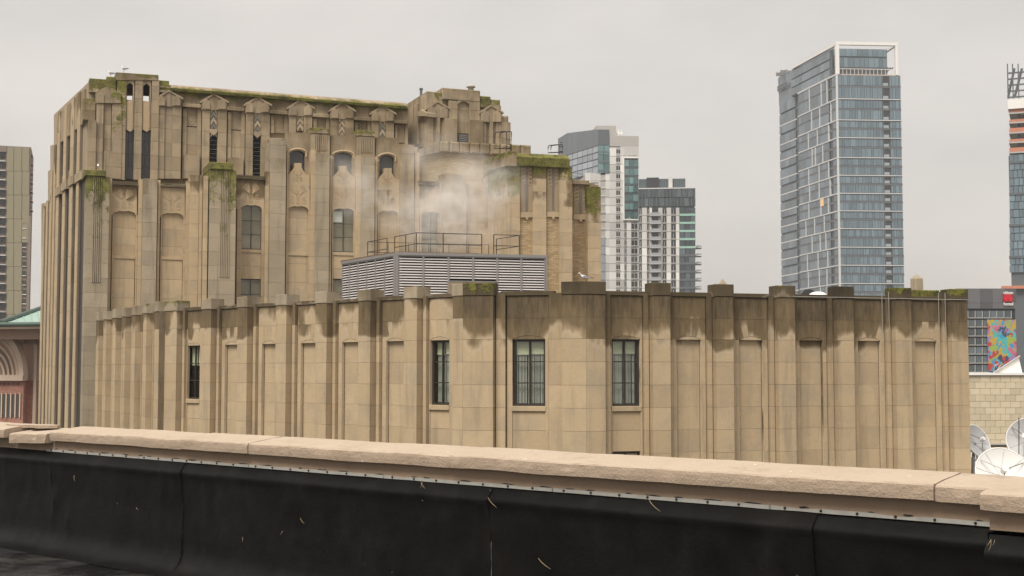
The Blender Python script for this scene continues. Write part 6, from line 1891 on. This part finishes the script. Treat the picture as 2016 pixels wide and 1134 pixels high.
# black membrane sheets
zFloor = -2.55
bumps = [(WP.S(x, 0, y), WP.Z(x, y, 0), .035 + .02 * R.random(), .016) for x, y in ((1216, 1046), (950, 1000), (907, 1006), (775, 972), (750, 1087), (1330, 1018), (485, 940), (480, 980), (1532, 1058), (705, 1045), (583, 1060), (412, 935), (1480, 1030), (1620, 1080))]
wr = [(WP.S(x, 0, y), WP.Z(x, y, 0), sl, ln, hh) for x, y, sl, ln, hh in ((110, 990, .18, .35, .045), (138, 1010, .12, .25, .04), (325, 940, .02, .5, .02), (350, 960, -.03, .4, .02), (105, 940, .04, .3, .03))]
def sheet(s0, s1, d, zt0, zb0, seed, lip=True):
    ns = max(6, int((s1 - s0) / .07)); prof = []
    prof = [(-.012, zt0 + .004), (.006, zt0 - .02), (.035, zt0 - .05), (.066, zt0 - .085), (.088, zt0 - .115), (.092, zt0 - .14), (.078, zt0 - .18)]
    z = zt0 - .22
    while z > zb0 + .35: prof.append((.07 - .03 * min(1, (zt0 - .2 - z) / .4), z)); z -= .07
    prof += [(.036, zb0 + .28), (.05, zb0 + .2), (.085, zb0 + .12), (.15, zb0 + .05), (.26, zb0 + .006), (.40, zb0 + .002)]
    k = len(prof); vs = []; fs = []
    for i in range(ns + 1):
        s = s0 + (s1 - s0) * i / ns
        for j, (dd, z) in enumerate(prof):
            amp = min(1, j / 4)
            h = (noise.noise(Vector((s * 1.4, z * 1.1, seed))) * .014 + noise.noise(Vector((s * 5, z * 3.5, seed + 4))) * .008 + abs(noise.noise(Vector((s * 3, z * 1.2, seed + 9)))) * .012) * amp
            for bs, bz, br, bh_ in bumps:
                q = ((s - bs) ** 2 + (z - bz) ** 2) / br ** 2
                if q < 6: h += bh_ * math.exp(-q * 1.4)
            for ws, wz, sl, ln, hh in wr:
                q = abs(z - wz) / ln
                if q < 1.5: h += hh * math.exp(-((s - ws - sl * (z - wz)) / .03) ** 2) * math.exp(-q * q * 2) * amp
            vs.append(WP.W(s, d + dd + h, z))
    for i in range(ns):
        for j in range(k - 1): fs.append((i * k + j, i * k + j + 1, (i + 1) * k + j + 1, (i + 1) * k + j)[::-1])
    return MB().add(vs, fs).build('membrane_sheet', 'roof_membrane', pw, smooth=True)
zM = zBar - .037
seams = [s_l] + [WP.S(x, 0, 1000) for x in (104, 360, 720, 967, 1258, 1606)] + [sa + .06]
for i in range(len(seams) - 1):
    sheet(seams[i] - (.05 if i else 0), seams[i + 1], -.045 + (.012 if i % 2 else 0) , zM, zFloor, i)
sheet(sJ + .02, s_r, JD - .05, zM - .02, zFloor, 30)
MB().add([WP.W(sJ + .02, -.3, zM), WP.W(sJ + .025, JD - .02, zM), WP.W(sJ + .025, JD - .02, zFloor), WP.W(sJ + .02, -.3, zFloor)], [(0, 3, 2, 1)]).build('membrane_return', 'roof_membrane', pw)
onebox('wall_core', 'neck_stucco', pw, WP, s_l, s_r, -ZC * .6, zBar - .06, -.40, -.075)
m = MB()
for i in range(1, len(seams) - 1):
    m = MB(); s = seams[i]
    pts = [WP.W(s + .003 * math.sin(k), -.004 + .004 * math.cos(k * 2), zM - .2 - k * (1.0) / 8) for k in range(10)]
    m.tube(pts, [.006] * 10, 5); m.build('seam_bead', 'spandrel_grey' if i == 4 else 'black_bolt', pw)

# roof deck in front of the parapet
q = [WP.W(s_l, .33, zFloor), WP.W(s_r, .33, zFloor), WP.W(s_r, 12, zFloor), WP.W(s_l - 4, 12, zFloor)]
n = 60; vs = []; fs = []
for i in range(n + 1):
    for j in range(41):
        s = s_l - 2 + (s_r - s_l + 2) * i / n; d = .30 + 8.0 * (j / 40) ** 1.6
        vs.append(WP.W(s, d, zFloor - .004 + .012 * noise.noise(Vector((s * 2, d * 2, 3))) + .03 * max(0, noise.noise(Vector((s * .7, d * .7, 8))))))
for i in range(n):
    for j in range(40): fs.append((i * 41 + j, i * 41 + j + 1, (i + 1) * 41 + j + 1, (i + 1) * 41 + j)[::-1])
rd = MB().add(vs, fs).build('roof_deck', 'wet_roof', smooth=True)
tag(rd, 'dark wet roof deck at the foot of the near parapet', None, kind='structure')

# scraps of dry straw caught on the membrane
straws = [((835, 955), 'dry straw scrap hanging under the coping, middle of the parapet', 5), ((966, 985), 'single dry straw stuck on the tall membrane seam', 1), ((558, 1050), 'curled dry stalk on the lower part of the membrane', 2), ((150, 940), 'dry straw scrap near the left end of the membrane', 4), ((1958, 1070), 'bundle of dry straw hanging under the jutting right coping block', 6),
          ((1280, 988), 'curved dry straw just under the metal bar, right of middle', 1), ((86, 885), 'pale dried drip of straw under the cracked left coping', 2), ((595, 1025), 'tiny straw scrap right of the curled stalk', 2), ((1065, 1105), 'thin straw low on the membrane right of the tall seam', 1), ((480, 1062), 'straw scrap low on the membrane left of the curled stalk', 2), ((270, 1003), 'tiny straw scrap on the left part of the membrane', 2)]
for (x, y), lb, n in straws:
    dd = JD + .03 if x > 1930 else .03
    s = WP.S(x, dd, y); z = WP.Z(x, y, dd); m = MB()
    for k in range(max(1, n // 2)):
        a = R.uniform(-.9, .9) if n < 5 else R.uniform(-.22, .22); l = R.uniform(.035, .09) if n > 1 else .13; x0 = s + R.uniform(-.02, .02); cv = R.uniform(-.6, .6)
        pts = [WP.W(x0 + l * (a * t + cv * t * t), dd + .02 + .008 * math.sin(3 * t + k), z - l * (1 - .4 * abs(a)) * t + .03) for t in (0, .25, .5, .75, 1)]
        m.tube(pts, [.0012, .0019, .0018, .0015, .0007], 4)
    tag(m.build('straw_scrap', 'straw'), lb, 'straw', 'straw scraps on the membrane')
